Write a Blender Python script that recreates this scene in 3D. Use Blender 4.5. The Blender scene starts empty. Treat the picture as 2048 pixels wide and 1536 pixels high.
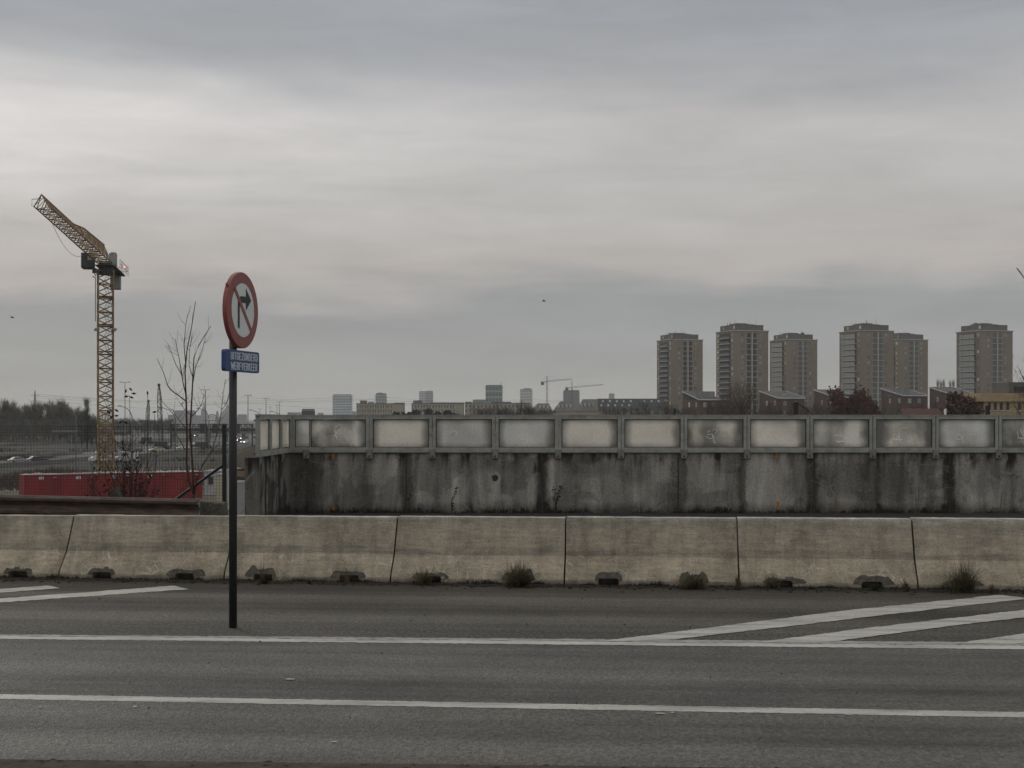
import bpy, math, random
from mathutils import Vector, Matrix
random.seed(7)
C = bpy.context.scene.collection
sc = bpy.context.scene
R = math.radians
F = 2844.4; HY = 838.0; EYE = 1.92; GZ = -7.1      # focal length in px of a 2048 px wide picture, horizon row, eye height, low ground

# ------------------------------------------------------------------ camera
cam = bpy.data.cameras.new('camera'); camo = bpy.data.objects.new('camera', cam); C.objects.link(camo)
cam.sensor_width = 36; cam.lens = 50; cam.shift_y = (HY-768)/2048; cam.clip_start = .1; cam.clip_end = 60000
camo.location = (0, 0, EYE); camo.rotation_euler = (R(90), 0, 0); sc.camera = camo
sc.view_settings.view_transform = 'Standard'; sc.view_settings.look = 'None'; sc.view_settings.gamma = 1
sc.view_settings.exposure = 0
sc.cycles.volume_bounces = 1; sc.cycles.max_bounces = 6; sc.cycles.transparent_max_bounces = 8

# ------------------------------------------------------------------ node helper
class N:
    def __init__(s, tree): s.t = tree; s.nd = tree.nodes; s.lk = tree.links
    def put(s, sock, v):
        if v is None: return
        if hasattr(v, 'is_output'): s.lk.new(v, sock)
        elif isinstance(v, (tuple, list)): sock.default_value = tuple(v) if len(v) != 3 or sock.type == 'VECTOR' else (*v, 1)
        else: sock.default_value = v
    def m(s, op, a, b=None, c=None, clamp=False):
        n = s.nd.new('ShaderNodeMath'); n.operation = op; n.use_clamp = clamp
        for i, v in enumerate((a, b, c)): s.put(n.inputs[i], v)
        return n.outputs[0]
    def mix(s, f, a, b, mode='MIX'):
        n = s.nd.new('ShaderNodeMixRGB'); n.blend_type = mode
        for i, v in enumerate((f, a, b)): s.put(n.inputs[i], v)
        return n.outputs[0]
    def ramp(s, f, stops, interp='LINEAR'):
        n = s.nd.new('ShaderNodeValToRGB'); s.put(n.inputs[0], f); cr = n.color_ramp; cr.interpolation = interp
        for i, (p, c) in enumerate(stops):
            if not isinstance(c, (tuple, list)): c = (c, c, c)
            e = cr.elements[i] if i < 2 else cr.elements.new(p)
            e.position = p; e.color = (*c, 1)
        return n.outputs[0]
    def mr(s, v, a, b, c=0., d=1.):
        n = s.nd.new('ShaderNodeMapRange'); n.clamp = True
        for i, x in enumerate((v, a, b, c, d)): s.put(n.inputs[i], x)
        return n.outputs[0]
    def mapv(s, vec, scale=(1, 1, 1), rot=(0, 0, 0), loc=(0, 0, 0)):
        n = s.nd.new('ShaderNodeMapping'); s.put(n.inputs[0], vec)
        n.inputs['Location'].default_value = loc; n.inputs['Rotation'].default_value = rot; n.inputs['Scale'].default_value = scale
        return n.outputs[0]
    def noise(s, vec, scale, detail=4, rough=.55, dist=0.):
        n = s.nd.new('ShaderNodeTexNoise'); s.put(n.inputs['Vector'], vec)
        n.inputs['Scale'].default_value = scale; n.inputs['Detail'].default_value = detail
        n.inputs['Roughness'].default_value = rough; n.inputs['Distortion'].default_value = dist
        return n.outputs[0]
    def vor(s, vec, scale, feature='F1'):
        n = s.nd.new('ShaderNodeTexVoronoi'); n.feature = feature; s.put(n.inputs['Vector'], vec); n.inputs['Scale'].default_value = scale
        return n.outputs['Distance']
    def sep(s, vec):
        n = s.nd.new('ShaderNodeSeparateXYZ'); s.put(n.inputs[0], vec); return n.outputs
    def bump(s, h, strength=.3, dist=.01, normal=None):
        n = s.nd.new('ShaderNodeBump'); s.put(n.inputs['Height'], h); n.inputs['Strength'].default_value = strength
        n.inputs['Distance'].default_value = dist
        if normal is not None: s.lk.new(normal, n.inputs['Normal'])
        return n.outputs[0]
    def coord(s, k='Object'):
        return s.nd.new('ShaderNodeTexCoord').outputs[k]

MATS = {}
def newmat(name):
    m = bpy.data.materials.new(name); m.use_nodes = True; n = N(m.node_tree); b = m.node_tree.nodes['Principled BSDF']
    MATS[name] = m; return m, n, b
def pmat(name, c1, c2=None, scale=3., rough=.8, bump=0., stretch=(1, 1, 1), metal=0., spec=.3, emit=0., spread=(.35, .65), bdist=.01, coord='Object'):
    m, n, b = newmat(name)
    if c2 is None: c2 = tuple(x*.8 for x in c1)
    v = n.mapv(n.coord(coord), stretch)
    f = n.noise(v, scale, 6, .6)
    col = n.ramp(f, [(spread[0], c1), (spread[1], c2)])
    n.put(b.inputs['Base Color'], col); b.inputs['Roughness'].default_value = rough; b.inputs['Metallic'].default_value = metal
    b.inputs['Specular IOR Level'].default_value = spec
    if bump: n.lk.new(n.bump(n.noise(v, scale*6, 5), bump, bdist), b.inputs['Normal'])
    if emit:
        b.inputs['Emission Color'].default_value = (*c1, 1); b.inputs['Emission Strength'].default_value = emit
    return m

# ------------------------------------------------------------------ world: overcast sky over a Nishita sky
SUN_EL, SUN_AZ = R(30), R(-35)          # azimuth from +Y towards +X
w = bpy.data.worlds.new('World'); sc.world = w; w.use_nodes = True
n = N(w.node_tree); bg = w.node_tree.nodes['Background']
sky = n.nd.new('ShaderNodeTexSky'); sky.sky_type = 'NISHITA'; sky.sun_disc = False
sky.sun_elevation = SUN_EL; sky.sun_rotation = SUN_AZ
d = n.coord('Generated'); x, y, z = n.sep(d)
wob = n.noise(n.mapv(d, (2.0, 2.0, 9.0), (0, R(1.5), 0), (3.1, 0, .2)), 1.6, 5, .55, .35)
wob2 = n.noise(n.mapv(d, (4., 4., 30.), (0, R(-2), 0), (8.1, 2, .7)), 1.5, 6, .6, .5)
zz = n.m('ADD', z, n.m('MULTIPLY', n.m('SUBTRACT', wob, .5), .11))
zz = n.m('ADD', zz, n.m('MULTIPLY', n.m('SUBTRACT', wob2, .5), .02))
def g(r_, g_, b_): return tuple(((c/255+.055)/1.055)**2.4 for c in (r_, g_, b_))
base = n.ramp(n.m('MAXIMUM', zz, 0.), [(0, g(166, 165, 160)), (.03, g(155, 156, 155)), (.075, g(151, 152, 153)), (.102, g(180, 174, 170)),
     (.15, g(184, 181, 178)), (.195, g(189, 186, 184)), (.235, g(167, 168, 170)), (.29, g(155, 158, 163)), (.42, g(176, 177, 180)), (.8, g(222, 222, 222))])
left = n.mr(x, .1, -.36, 0., 1.)
band = n.mr(n.m('ABSOLUTE', n.m('SUBTRACT', zz, .19)), 0., .07, 1., 0.)
glow = n.m('MULTIPLY', n.m('MULTIPLY', left, band), .42)
soft = n.m('MULTIPLY', n.mr(wob2, .3, .7, .93, 1.07), n.mr(n.noise(n.mapv(d, (5., 5., 14.), (0, R(4), 0), (1, 5, .3)), 1.7, 7, .62, .6), .3, .7, .96, 1.04))
front = n.mr(y, -.3, .5, 1.35, 1.0)
gain = n.m('MULTIPLY', n.m('MULTIPLY', n.m('ADD', 1., glow), soft), front)
cl = n.nd.new('ShaderNodeVectorMath'); cl.operation = 'SCALE'; n.lk.new(base, cl.inputs[0]); n.lk.new(gain, cl.inputs['Scale'])
cloud = n.nd.new('ShaderNodeVectorMath'); cloud.operation = 'SCALE'; n.lk.new(cl.outputs[0], cloud.inputs[0]); cloud.inputs['Scale'].default_value = 10.
n.put(bg.inputs['Color'], n.mix(.97, sky.outputs[0], cloud.outputs[0])); bg.inputs['Strength'].default_value = .1

sun = bpy.data.lights.new('sun', 'SUN'); sun.energy = .55; sun.angle = R(20); sun.color = (1, .96, .9)
so = bpy.data.objects.new('sun', sun); C.objects.link(so)
sd = Vector((math.sin(SUN_AZ)*math.cos(SUN_EL), math.cos(SUN_AZ)*math.cos(SUN_EL), math.sin(SUN_EL)))
so.rotation_euler = sd.to_track_quat('Z', 'Y').to_euler(); so.location = (0, 0, 60)

# ------------------------------------------------------------------ mesh helpers
class MB:
    def __init__(s): s.v = []; s.f = []
    def add(s, vs, fs):
        o = len(s.v); s.v += [tuple(v) for v in vs]; s.f += [tuple(i+o for i in f) for f in fs]; return s
    def box(s, x0, x1, y0, y1, z0, z1):
        return s.add([(x0,y0,z0),(x1,y0,z0),(x1,y1,z0),(x0,y1,z0),(x0,y0,z1),(x1,y0,z1),(x1,y1,z1),(x0,y1,z1)],
                     [(0,3,2,1),(4,5,6,7),(0,1,5,4),(1,2,6,5),(2,3,7,6),(3,0,4,7)])
    def tube(s, pts, r, k=6, cap=True):
        pts = [Vector(p) for p in pts]; n_ = len(pts); rr = r if isinstance(r, (list, tuple)) else [r]*n_
        rings = []
        for i, p in enumerate(pts):
            t = (pts[min(i+1, n_-1)]-pts[max(i-1, 0)])
            if t.length < 1e-9: t = Vector((0, 0, 1))
            t.normalize(); a = Vector((0, 0, 1)) if abs(t.z) < .9 else Vector((1, 0, 0))
            u = t.cross(a).normalized(); w_ = t.cross(u)
            rings.append([p+(u*math.cos(2*math.pi*j/k)+w_*math.sin(2*math.pi*j/k))*rr[i] for j in range(k)])
        vs = [q for ring in rings for q in ring]; fs = []
        for i in range(n_-1):
            for j in range(k): fs.append((i*k+j, i*k+(j+1) % k, (i+1)*k+(j+1) % k, (i+1)*k+j))
        if cap: fs += [tuple(range(k))[::-1], tuple((n_-1)*k+j for j in range(k))]
        return s.add(vs, fs)
    def prism(s, poly, d):                      # poly: 3D points, d: extrusion vector
        d = Vector(d); k = len(poly); vs = [Vector(p) for p in poly]+[Vector(p)+d for p in poly]
        return s.add(vs, [tuple(range(k))[::-1], tuple(range(k, 2*k))]+[(i, (i+1) % k, k+(i+1) % k, k+i) for i in range(k)])
    def sheet(s, pts): return s.add(pts, [tuple(range(len(pts)))])
    def blob(s, c, r, k=8, j=5, squash=(1, 1, 1), wob=0.):
        vs = []; fs = []
        for a in range(j+1):
            ph = math.pi*a/j
            for b in range(k):
                th = 2*math.pi*b/k; q = r*(1+random.uniform(-wob, wob))
                vs.append((c[0]+q*squash[0]*math.sin(ph)*math.cos(th), c[1]+q*squash[1]*math.sin(ph)*math.sin(th), c[2]+q*squash[2]*math.cos(ph)))
        for a in range(j):
            for b in range(k): fs.append((a*k+b, (a+1)*k+b, (a+1)*k+(b+1) % k, a*k+(b+1) % k))
        return s.add(vs, fs)
    def mesh(s, name, mat):
        me = bpy.data.meshes.new(name); me.from_pydata(s.v, [], s.f); me.materials.append(mat); me.update(); return me
    def build(s, name, mat, parent=None, smooth=False, loc=None):
        me = s.mesh(name, mat)
        if smooth: me.polygons.foreach_set('use_smooth', [True]*len(me.polygons))
        return link(name, me, parent, loc)
def link(name, me, parent=None, loc=None, rz=0):
    o = bpy.data.objects.new(name, me); C.objects.link(o)
    if parent: o.parent = parent
    if loc: o.location = loc
    if rz: o.rotation_euler.z = rz
    return o
def tag(o, label=None, cat=None, group=None, kind=None):
    for k, v in (('label', label), ('category', cat), ('group', group), ('kind', kind)):
        if v: o[k] = v
    return o
def thing(name, label, cat, loc=(0, 0, 0), rz=0, group=None):
    return tag(link(name, None, None, loc, rz), label, cat, group)
def struct(o): o['kind'] = 'structure'; return o
def copy_tree(o, parent=None):
    c = o.copy(); C.objects.link(c); c.parent = parent
    for ch in list(o.children): copy_tree(ch, c)
    return c
def bevel(o, w_=.01, seg=2):
    m = o.modifiers.new('bevel', 'BEVEL'); m.width = w_; m.segments = seg; m.limit_method = 'ANGLE'; return o
def G(u, v, z=0., dz=0.):                        # point of the level z seen at pixel (u, v)
    Y = F*(EYE-z)/(v-HY); return Vector(((u-1024)/F*Y, Y, z+dz))
def P(u, v, Y): return Vector(((u-1024)/F*Y, Y, EYE-(v-HY)/F*Y))
def X(u, Y): return (u-1024)/F*Y
def Z(v, Y): return EYE-(v-HY)/F*Y

# ------------------------------------------------------------------ materials
def road_mat(name, c_dark, c_light, tint, rbase=.5, gloss=.35, edge_dirt_shade=False):
    m, n, b = newmat(name); co = n.mapv(n.coord(), (1, 1, 1), (0, 0, R(4.6)))
    streak = n.noise(n.mapv(co, (.035, 1.15, 1)), 1.0, 4, .55, .2)
    patch = n.noise(co, .45, 5, .6)
    grain = n.noise(co, 75, 3, .8); agg = n.vor(co, 60); spk = n.noise(n.mapv(co, (1., .55, 1), (0, 0, 0), (2, 9, 0)), 30, 4, .8); mot = n.noise(co, 6, 5, .7)
    f = n.m('ADD', n.m('MULTIPLY', streak, .68), n.m('MULTIPLY', patch, .32))
    col = n.ramp(f, [(.40, c_dark), (.60, c_light)])
    col = n.mix(n.mr(n.noise(co, 1.1, 4), .5, .75, 0, .5), col, tint)
    col = n.mix(1., col, n.ramp(grain, [(.3, .4), (.7, 1.7)]), 'MULTIPLY'); col = n.mix(1., col, n.ramp(spk, [(.36, .38), (.5, 1.), (.64, 1.75)]), 'MULTIPLY'); col = n.mix(1., col, n.ramp(mot, [(.3, .8), (.7, 1.2)]), 'MULTIPLY')
    col = n.mix(n.mr(n.noise(n.mapv(co, (2.2, 2.2, 1), (0, 0, 0), (5, 3, 0)), 9, 3), .68, .74, 0, .55), col, (.02, .019, .017))
    if edge_dirt_shade:                                  # grime and painted-in shade, darker towards the barrier foot
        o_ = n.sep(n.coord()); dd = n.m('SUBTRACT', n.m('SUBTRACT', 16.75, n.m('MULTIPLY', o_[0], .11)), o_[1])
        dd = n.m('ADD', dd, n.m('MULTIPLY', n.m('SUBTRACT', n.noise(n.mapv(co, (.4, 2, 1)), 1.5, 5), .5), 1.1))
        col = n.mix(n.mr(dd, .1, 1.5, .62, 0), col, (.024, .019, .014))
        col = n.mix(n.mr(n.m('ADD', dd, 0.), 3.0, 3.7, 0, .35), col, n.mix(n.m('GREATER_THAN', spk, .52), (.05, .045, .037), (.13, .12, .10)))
    n.put(b.inputs['Base Color'], col)
    n.put(b.inputs['Roughness'], n.mr(f, .35, .62, rbase+.12, rbase-.12)); b.inputs['Specular IOR Level'].default_value = gloss
    h = n.m('ADD', n.m('MULTIPLY', grain, .6), n.m('MULTIPLY', agg, .8))
    n.lk.new(n.bump(n.m('ADD', h, n.m('MULTIPLY', spk, 1.5)), .7, .014), b.inputs['Normal']); return m
M = MATS
road_mat('asphalt', (.028, .0258, .022), (.084, .078, .065), (.042, .038, .031), .5, .2)
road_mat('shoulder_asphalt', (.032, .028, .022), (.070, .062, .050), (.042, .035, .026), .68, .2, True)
pmat('verge_soil', (.030, .026, .020), (.014, .013, .011), 3.5, .9, .6, bdist=.03)
pmat('brown_dirt', (.070, .054, .038), (.03, .024, .018), 6, .95, .7, bdist=.03)
pmat('foot_dirt_shade', (.026, .021, .016), (.014, .012, .01), 9, .95, .6, bdist=.02)
pmat('field', (.038, .032, .023), (.020, .018, .013), .05, .95, 0)
pmat('site_sand', (.095, .078, .055), (.048, .041, .030), .08, .95, 0)
pmat('motorway_asphalt', (.085, .082, .075), (.055, .053, .05), .06, .8)
# worn road paint
m, n, b = newmat('road_paint'); co = n.coord()
chip = n.m('GREATER_THAN', n.m('ADD', n.noise(co, 30, 5, .75), n.m('MULTIPLY', n.noise(co, 1.5, 3), .12)), .68)
dirt = n.ramp(n.noise(n.mapv(co, (.6, 3, 1)), 2.2, 6, .65), [(.32, (.43, .41, .37)), (.5, (.33, .315, .28)), (.68, (.17, .16, .14))])
col = n.mix(chip, n.mix(1., dirt, n.ramp(n.noise(co, 120, 2), [(.3, .78), (.7, 1.15)]), 'MULTIPLY'), (.085, .08, .073))
n.put(b.inputs['Base Color'], col); b.inputs['Roughness'].default_value = .6; n.lk.new(n.bump(n.noise(co, 80, 3), .35, .01), b.inputs['Normal'])
m, n, b = newmat('faded_paint'); co = n.coord()
col = n.ramp(n.noise(n.mapv(co, (.5, 4, 1)), 6, 7, .75), [(.4, (.30, .29, .265)), (.6, (.10, .097, .09))])
n.put(b.inputs['Base Color'], col); b.inputs['Roughness'].default_value = .6
# jersey barrier concrete
m, n, b = newmat('barrier_concrete'); co = n.coord(); x, y, z = n.sep(co)
oi = n.nd.new('ShaderNodeObjectInfo').outputs['Random']
off = n.nd.new('ShaderNodeCombineXYZ'); n.lk.new(n.m('MULTIPLY', oi, 37.), off.inputs[0]); n.lk.new(n.m('MULTIPLY', oi, 11.), off.inputs[1])
va = n.nd.new('ShaderNodeVectorMath'); va.operation = 'ADD'; n.lk.new(co, va.inputs[0]); n.lk.new(off.outputs[0], va.inputs[1]); cv = va.outputs[0]
hb = n.noise(n.mapv(cv, (.35, .35, 5.5)), 1.6, 6, .6, .3)
vs_ = n.noise(n.mapv(cv, (6., 1, .9)), 1.4, 5, .6, .4)
bl = n.noise(cv, 2.6, 8, .65, .3)
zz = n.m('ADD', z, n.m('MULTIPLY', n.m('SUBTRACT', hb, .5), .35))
col = n.ramp(n.m('DIVIDE', zz, .8), [(0, (.235, .20, .15)), (.3, (.30, .257, .19)), (.40, (.285, .247, .186)), (.45, (.235, .207, .162)), (.55, (.315, .275, .21)), (.75, (.305, .269, .206)), (.90, (.25, .231, .184)), (1., (.36, .335, .29))])  # last stop paler: skylight on the top edge painted into the colour
col = n.mix(1., col, n.ramp(bl, [(.3, .62), (.5, 1.), (.72, 1.3)]), 'MULTIPLY'); col = n.mix(1., col, n.ramp(n.noise(cv, 60, 4, .8), [(.33, .72), (.5, 1.), (.67, 1.22)]), 'MULTIPLY'); col = n.mix(1., col, n.ramp(n.noise(n.mapv(cv, (.5, .5, 3.5)), 9, 5, .75), [(.33, .8), (.67, 1.2)]), 'MULTIPLY')
col = n.mix(1., col, n.ramp(vs_, [(.3, .8), (.7, 1.16)]), 'MULTIPLY')
crk = n.vor(n.mapv(cv, (4, 4, 2.2), (0, .4, 0)), 2.1, 'DISTANCE_TO_EDGE'); 
cw = n.m('ADD', crk, n.m('MULTIPLY', n.noise(cv, 14, 4), .09))
cm = n.m('MULTIPLY', n.mr(cw, .045, .075, 1, 0), n.m('MULTIPLY', n.mr(n.noise(cv, 2.2, 3), .42, .6, 0, 1), n.mr(z, .36, .30, .25, 1)))
col = n.mix(n.m('MULTIPLY', cm, .8), col, (.50, .45, .36))
pit = n.m('MULTIPLY', n.mr(n.vor(n.mapv(cv, (1, 1, 1)), 34), .12, .2, 1, 0), n.m('GREATER_THAN', n.noise(cv, 7, 3), .5))
col = n.mix(n.m('MULTIPLY', pit, .6), col, (.07, .062, .05))
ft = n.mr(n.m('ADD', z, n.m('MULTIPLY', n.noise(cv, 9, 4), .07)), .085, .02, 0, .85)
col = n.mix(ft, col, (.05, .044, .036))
n.put(b.inputs['Base Color'], col); b.inputs['Roughness'].default_value = .88; b.inputs['Specular IOR Level'].default_value = .2
n.lk.new(n.bump(n.m('ADD', n.noise(cv, 26, 6), n.m('MULTIPLY', pit, -.6)), .35, .012), b.inputs['Normal'])
pmat('broken_concrete', (.115, .103, .082), (.05, .046, .037), 22, .95, .8, bdist=.02)
# stained retaining wall: x along the wall, joints every 2.79 m, brackets every 1.29 m
STAINS = [(600, 965, 45, 90, .85), (632, 985, 30, 45, .5), (725, 960, 14, 80, .45), (812, 965, 12, 95, .75), (872, 925, 20, 20, .4), (935, 930, 40, 22, .4), (1000, 928, 40, 18, .35), (1084, 965, 9, 95, .6), (1180, 935, 60, 22, .45),
 (1268, 940, 36, 30, .5), (1340, 990, 34, 34, .6), (1357, 965, 18, 90, .8), (1484, 965, 10, 90, .75), (1450, 930, 30, 22, .35), (1600, 950, 28, 60, .65), (1624, 965, 14, 90, .9), (1690, 955, 62, 40, .55), (1735, 970, 16, 70, .6), (1742, 990, 30, 22, .55),
 (1800, 950, 60, 36, .5), (1785, 980, 24, 30, .45), (1835, 960, 26, 40, .45), (1862, 950, 12, 80, .6), (1898, 955, 12, 80, .8), (1960, 950, 40, 40, .4), (1990, 940, 10, 60, .5), (590, 915, 60, 22, .8)]
def wall_mat(name, x0, bx0, axis=0, dark=0.):
    m, n, b = newmat(name); co = n.coord(); cs = n.sep(co); x = cs[axis]; z = cs[2]
    st = n.noise(n.mapv(co, (4., 4., .55)), 1.3, 7, .62, .5)
    st2 = n.noise(n.mapv(co, (2.2, 2.2, .25), (0, 0, 0), (3, 1, 0)), 1.2, 5, .6, .4)
    bl = n.noise(co, 1.5, 8, .62, .6); fine = n.noise(co, 21, 8, .85)
    xj = n.m('ABSOLUTE', n.m('SUBTRACT', n.m('FLOORED_MODULO', n.m('ADD', x, -x0+1.395), 2.79), 1.395))
    xj2 = n.m('ABSOLUTE', n.m('SUBTRACT', n.m('FLOORED_MODULO', n.m('ADD', x, -x0+1.395-1.3), 2.79), 1.395))
    wob = n.m('MULTIPLY', n.m('SUBTRACT', n.noise(n.mapv(co, (4, 4, 1.5)), 2, 5), .5), .28)
    j = n.mr(n.m('ADD', xj, wob), .02, .2, 1, 0); j2 = n.mr(n.m('ADD', xj2, wob), .0, .13, 1, 0)
    each = n.mr(n.noise(n.mapv(co, (.33, .33, .05), (0, 0, 0), (7, 2, 0)), 1.8, 1), .4, .6, .1, 1)
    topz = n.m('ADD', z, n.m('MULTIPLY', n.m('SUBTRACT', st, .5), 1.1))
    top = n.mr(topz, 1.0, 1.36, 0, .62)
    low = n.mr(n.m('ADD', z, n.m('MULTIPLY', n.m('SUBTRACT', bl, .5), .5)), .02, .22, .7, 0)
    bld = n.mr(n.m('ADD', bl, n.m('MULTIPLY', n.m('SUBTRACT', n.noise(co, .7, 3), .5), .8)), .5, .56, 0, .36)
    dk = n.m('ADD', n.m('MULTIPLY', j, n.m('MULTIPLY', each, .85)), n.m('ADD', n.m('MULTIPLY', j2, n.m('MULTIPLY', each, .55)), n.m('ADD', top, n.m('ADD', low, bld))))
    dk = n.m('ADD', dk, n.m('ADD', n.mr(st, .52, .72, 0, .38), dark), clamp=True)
    col = n.ramp(n.m('ADD', n.m('MULTIPLY', st2, .5), n.m('MULTIPLY', fine, .5)), [(.38, (.125, .117, .102)), (.5, (.25, .235, .207)), (.62, (.41, .39, .345))])
    xb = n.m('ABSOLUTE', n.m('SUBTRACT', n.m('FLOORED_MODULO', n.m('ADD', x, -bx0+.645), 1.29), .645))
    run = n.m('MULTIPLY', n.mr(n.m('ADD', xb, n.m('MULTIPLY', wob, .25)), .03, .085, 1, 0), n.mr(n.m('ADD', z, wob), .5, 1.12, 0, .8))
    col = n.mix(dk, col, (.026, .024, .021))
    col = n.mix(n.m('MULTIPLY', run, .75), col, (.17, .165, .15))
    if axis == 0:
        wx = n.m('MULTIPLY', n.m('SUBTRACT', n.noise(co, 2.2, 6, .65), .5), 1.1); wz = n.m('MULTIPLY', n.m('SUBTRACT', n.noise(n.mapv(co, (1, 1, 1), (0, 0, 0), (9, 4, 2)), 2.6, 6, .65), .5), .8)
        tot = None
        for (su, sv, sx, sz, ss) in STAINS:
            dx = n.m('DIVIDE', n.m('ADD', n.m('SUBTRACT', x, (su-583)/97.4), n.m('MULTIPLY', wx, .35)), sx/97.4); dz = n.m('DIVIDE', n.m('ADD', n.m('SUBTRACT', z, 1.92-(sv-838)/97.4), n.m('MULTIPLY', wz, .35)), sz/97.4)
            dd = n.m('ADD', n.m('MULTIPLY', dx, dx), n.m('MULTIPLY', dz, dz)); k_ = n.mr(dd, .45, 1.25, ss, 0); tot = k_ if tot is None else n.m('MAXIMUM', tot, k_)
        col = n.mix(n.m('MULTIPLY', tot, n.mr(fine, .3, .62, 1., .6)), col, (.030, .028, .024))
    scr = n.vor(n.mapv(co, (.7, .7, 1.6), (0, .5, 0)), 1.1, 'DISTANCE_TO_EDGE')
    sm = n.m('MULTIPLY', n.mr(scr, .006, .014, 1, 0), n.mr(n.noise(co, 2.4, 3), .52, .64, 0, .35))
    col = n.mix(sm, col, (.3, .29, .27))
    jl = n.mr(xj, .008, .014, .8, 0); col = n.mix(jl, col, (.012, .011, .01))
    n.put(b.inputs['Base Color'], col); b.inputs['Roughness'].default_value = .9; b.inputs['Specular IOR Level'].default_value = .15
    n.lk.new(n.bump(n.m('ADD', fine, n.m('MULTIPLY', st, .5)), .4, .015), b.inputs['Normal']); return m
wall_mat('stained_wall', 2.36, .31)
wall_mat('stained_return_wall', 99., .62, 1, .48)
# weathered screen frame and dirty translucent panes
m, n, b = newmat('screen_frame_paint'); co = n.coord()
f = n.noise(n.mapv(co, (1, 1, 1.4)), 5, 7, .65)
col = n.ramp(f, [(.3, (.285, .292, .262)), (.55, (.215, .218, .192)), (.75, (.12, .112, .09))])
n.put(b.inputs['Base Color'], col); b.inputs['Roughness'].default_value = .6; n.lk.new(n.bump(f, .2, .01), b.inputs['Normal'])
pmat('screen_gasket', (.035, .033, .03), (.015, .015, .014), 20, .8)
m, n, b = newmat('translucent_pane'); co = n.coord(); x, y, z = n.sep(co)
oi = n.nd.new('ShaderNodeObjectInfo'); rnd = oi.outputs['Random']; tint = oi.outputs['Color']
off = n.nd.new('ShaderNodeCombineXYZ'); n.lk.new(n.m('MULTIPLY', rnd, 53.), off.inputs[0]); n.lk.new(n.m('MULTIPLY', rnd, 17.), off.inputs[2])
va = n.nd.new('ShaderNodeVectorMath'); va.operation = 'ADD'; n.lk.new(co, va.inputs[0]); n.lk.new(off.outputs[0], va.inputs[1]); cv = va.outputs[0]
wv = n.m('MULTIPLY', n.m('SUBTRACT', n.noise(cv, 2.2, 4, .5, .5), .5), .22)
ex = n.m('ADD', x, wv); right = n.mr(ex, .36, .52, 0, 1); lft = n.mr(ex, -.40, -.60, 0, .75)
ez = n.m('ADD', n.m('ABSOLUTE', z), n.m('MULTIPLY', wv, .4)); ed = n.mr(ez, .18, .31, 0, .5)
al = n.nd.new('ShaderNodeObjectInfo').outputs['Alpha']
cloudm = n.mr(n.noise(n.mapv(cv, (1, 1, .8)), 1.5, 4, .5), .42, .62, 0, 1)
dk = n.m('ADD', n.m('ADD', n.m('MULTIPLY', right, .75), lft), n.m('ADD', ed, n.m('MULTIPLY', cloudm, al)), clamp=True)
clean = n.mix(n.mr(n.noise(cv, 1.3, 3), .4, .65, 0, .6), tint, (.76, .72, .64))
col = n.mix(n.m('MULTIPLY', dk, .88), clean, (.20, .195, .17))
col = n.mix(1., col, n.ramp(n.noise(cv, 42, 5, .7), [(.3, .82), (.7, 1.12)]), 'MULTIPLY')
col = n.mix(n.mr(n.noise(n.mapv(cv, (3, 3, .6)), 7, 5), .62, .8, 0, .35), col, (.16, .15, .12))
tr = n.nd.new('ShaderNodeBsdfTranslucent'); df = n.nd.new('ShaderNodeBsdfDiffuse'); gl = n.nd.new('ShaderNodeBsdfGlossy'); gl.inputs['Roughness'].default_value = .35
n.lk.new(col, tr.inputs[0]); n.lk.new(col, df.inputs[0])
mx = n.nd.new('ShaderNodeMixShader'); mx.inputs[0].default_value = .3; n.lk.new(tr.outputs[0], mx.inputs[1]); n.lk.new(df.outputs[0], mx.inputs[2])
mx2 = n.nd.new('ShaderNodeMixShader'); mx2.inputs[0].default_value = .06; n.lk.new(mx.outputs[0], mx2.inputs[1]); n.lk.new(gl.outputs[0], mx2.inputs[2])
n.nd.remove(b); n.lk.new(mx2.outputs[0], m.node_tree.nodes['Material Output'].inputs[0])
m, n, b = newmat('scratch_mark'); tr = n.nd.new('ShaderNodeBsdfTranslucent'); df = n.nd.new('ShaderNodeBsdfDiffuse')
for q in (tr, df): q.inputs[0].default_value = (.95, .95, .93, 1)
mx = n.nd.new('ShaderNodeMixShader'); n.lk.new(tr.outputs[0], mx.inputs[1]); n.lk.new(df.outputs[0], mx.inputs[2]); n.nd.remove(b); n.lk.new(mx.outputs[0], m.node_tree.nodes['Material Output'].inputs[0])
pmat('orange_paint', (.33, .15, .025), (.20, .09, .02), 14, .7)
pmat('galvanised', (.20, .20, .185), (.12, .118, .105), 12, .55, .2, metal=.2)
pmat('bolt_rust', (.05, .042, .035), (.025, .02, .018), 20, .7)
# sign
pmat('sign_red', (.22, .06, .05), (.19, .05, .043), 9, .45, spec=.4)
pmat('sign_white', (.56, .59, .57), (.50, .53, .51), 6, .45, spec=.4)
pmat('sign_black', (.022, .022, .021), (.015, .015, .015), 8, .5)
pmat('sign_blue', (.022, .055, .165), (.017, .042, .135), 7, .45, spec=.4)
pmat('sign_lettering', (.60, .64, .68), (.5, .54, .58), 12, .5)
pmat('post_paint', (.026, .026, .026), (.014, .014, .0145), 5, .45, .15, stretch=(1, 1, .3), spec=.35)
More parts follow.
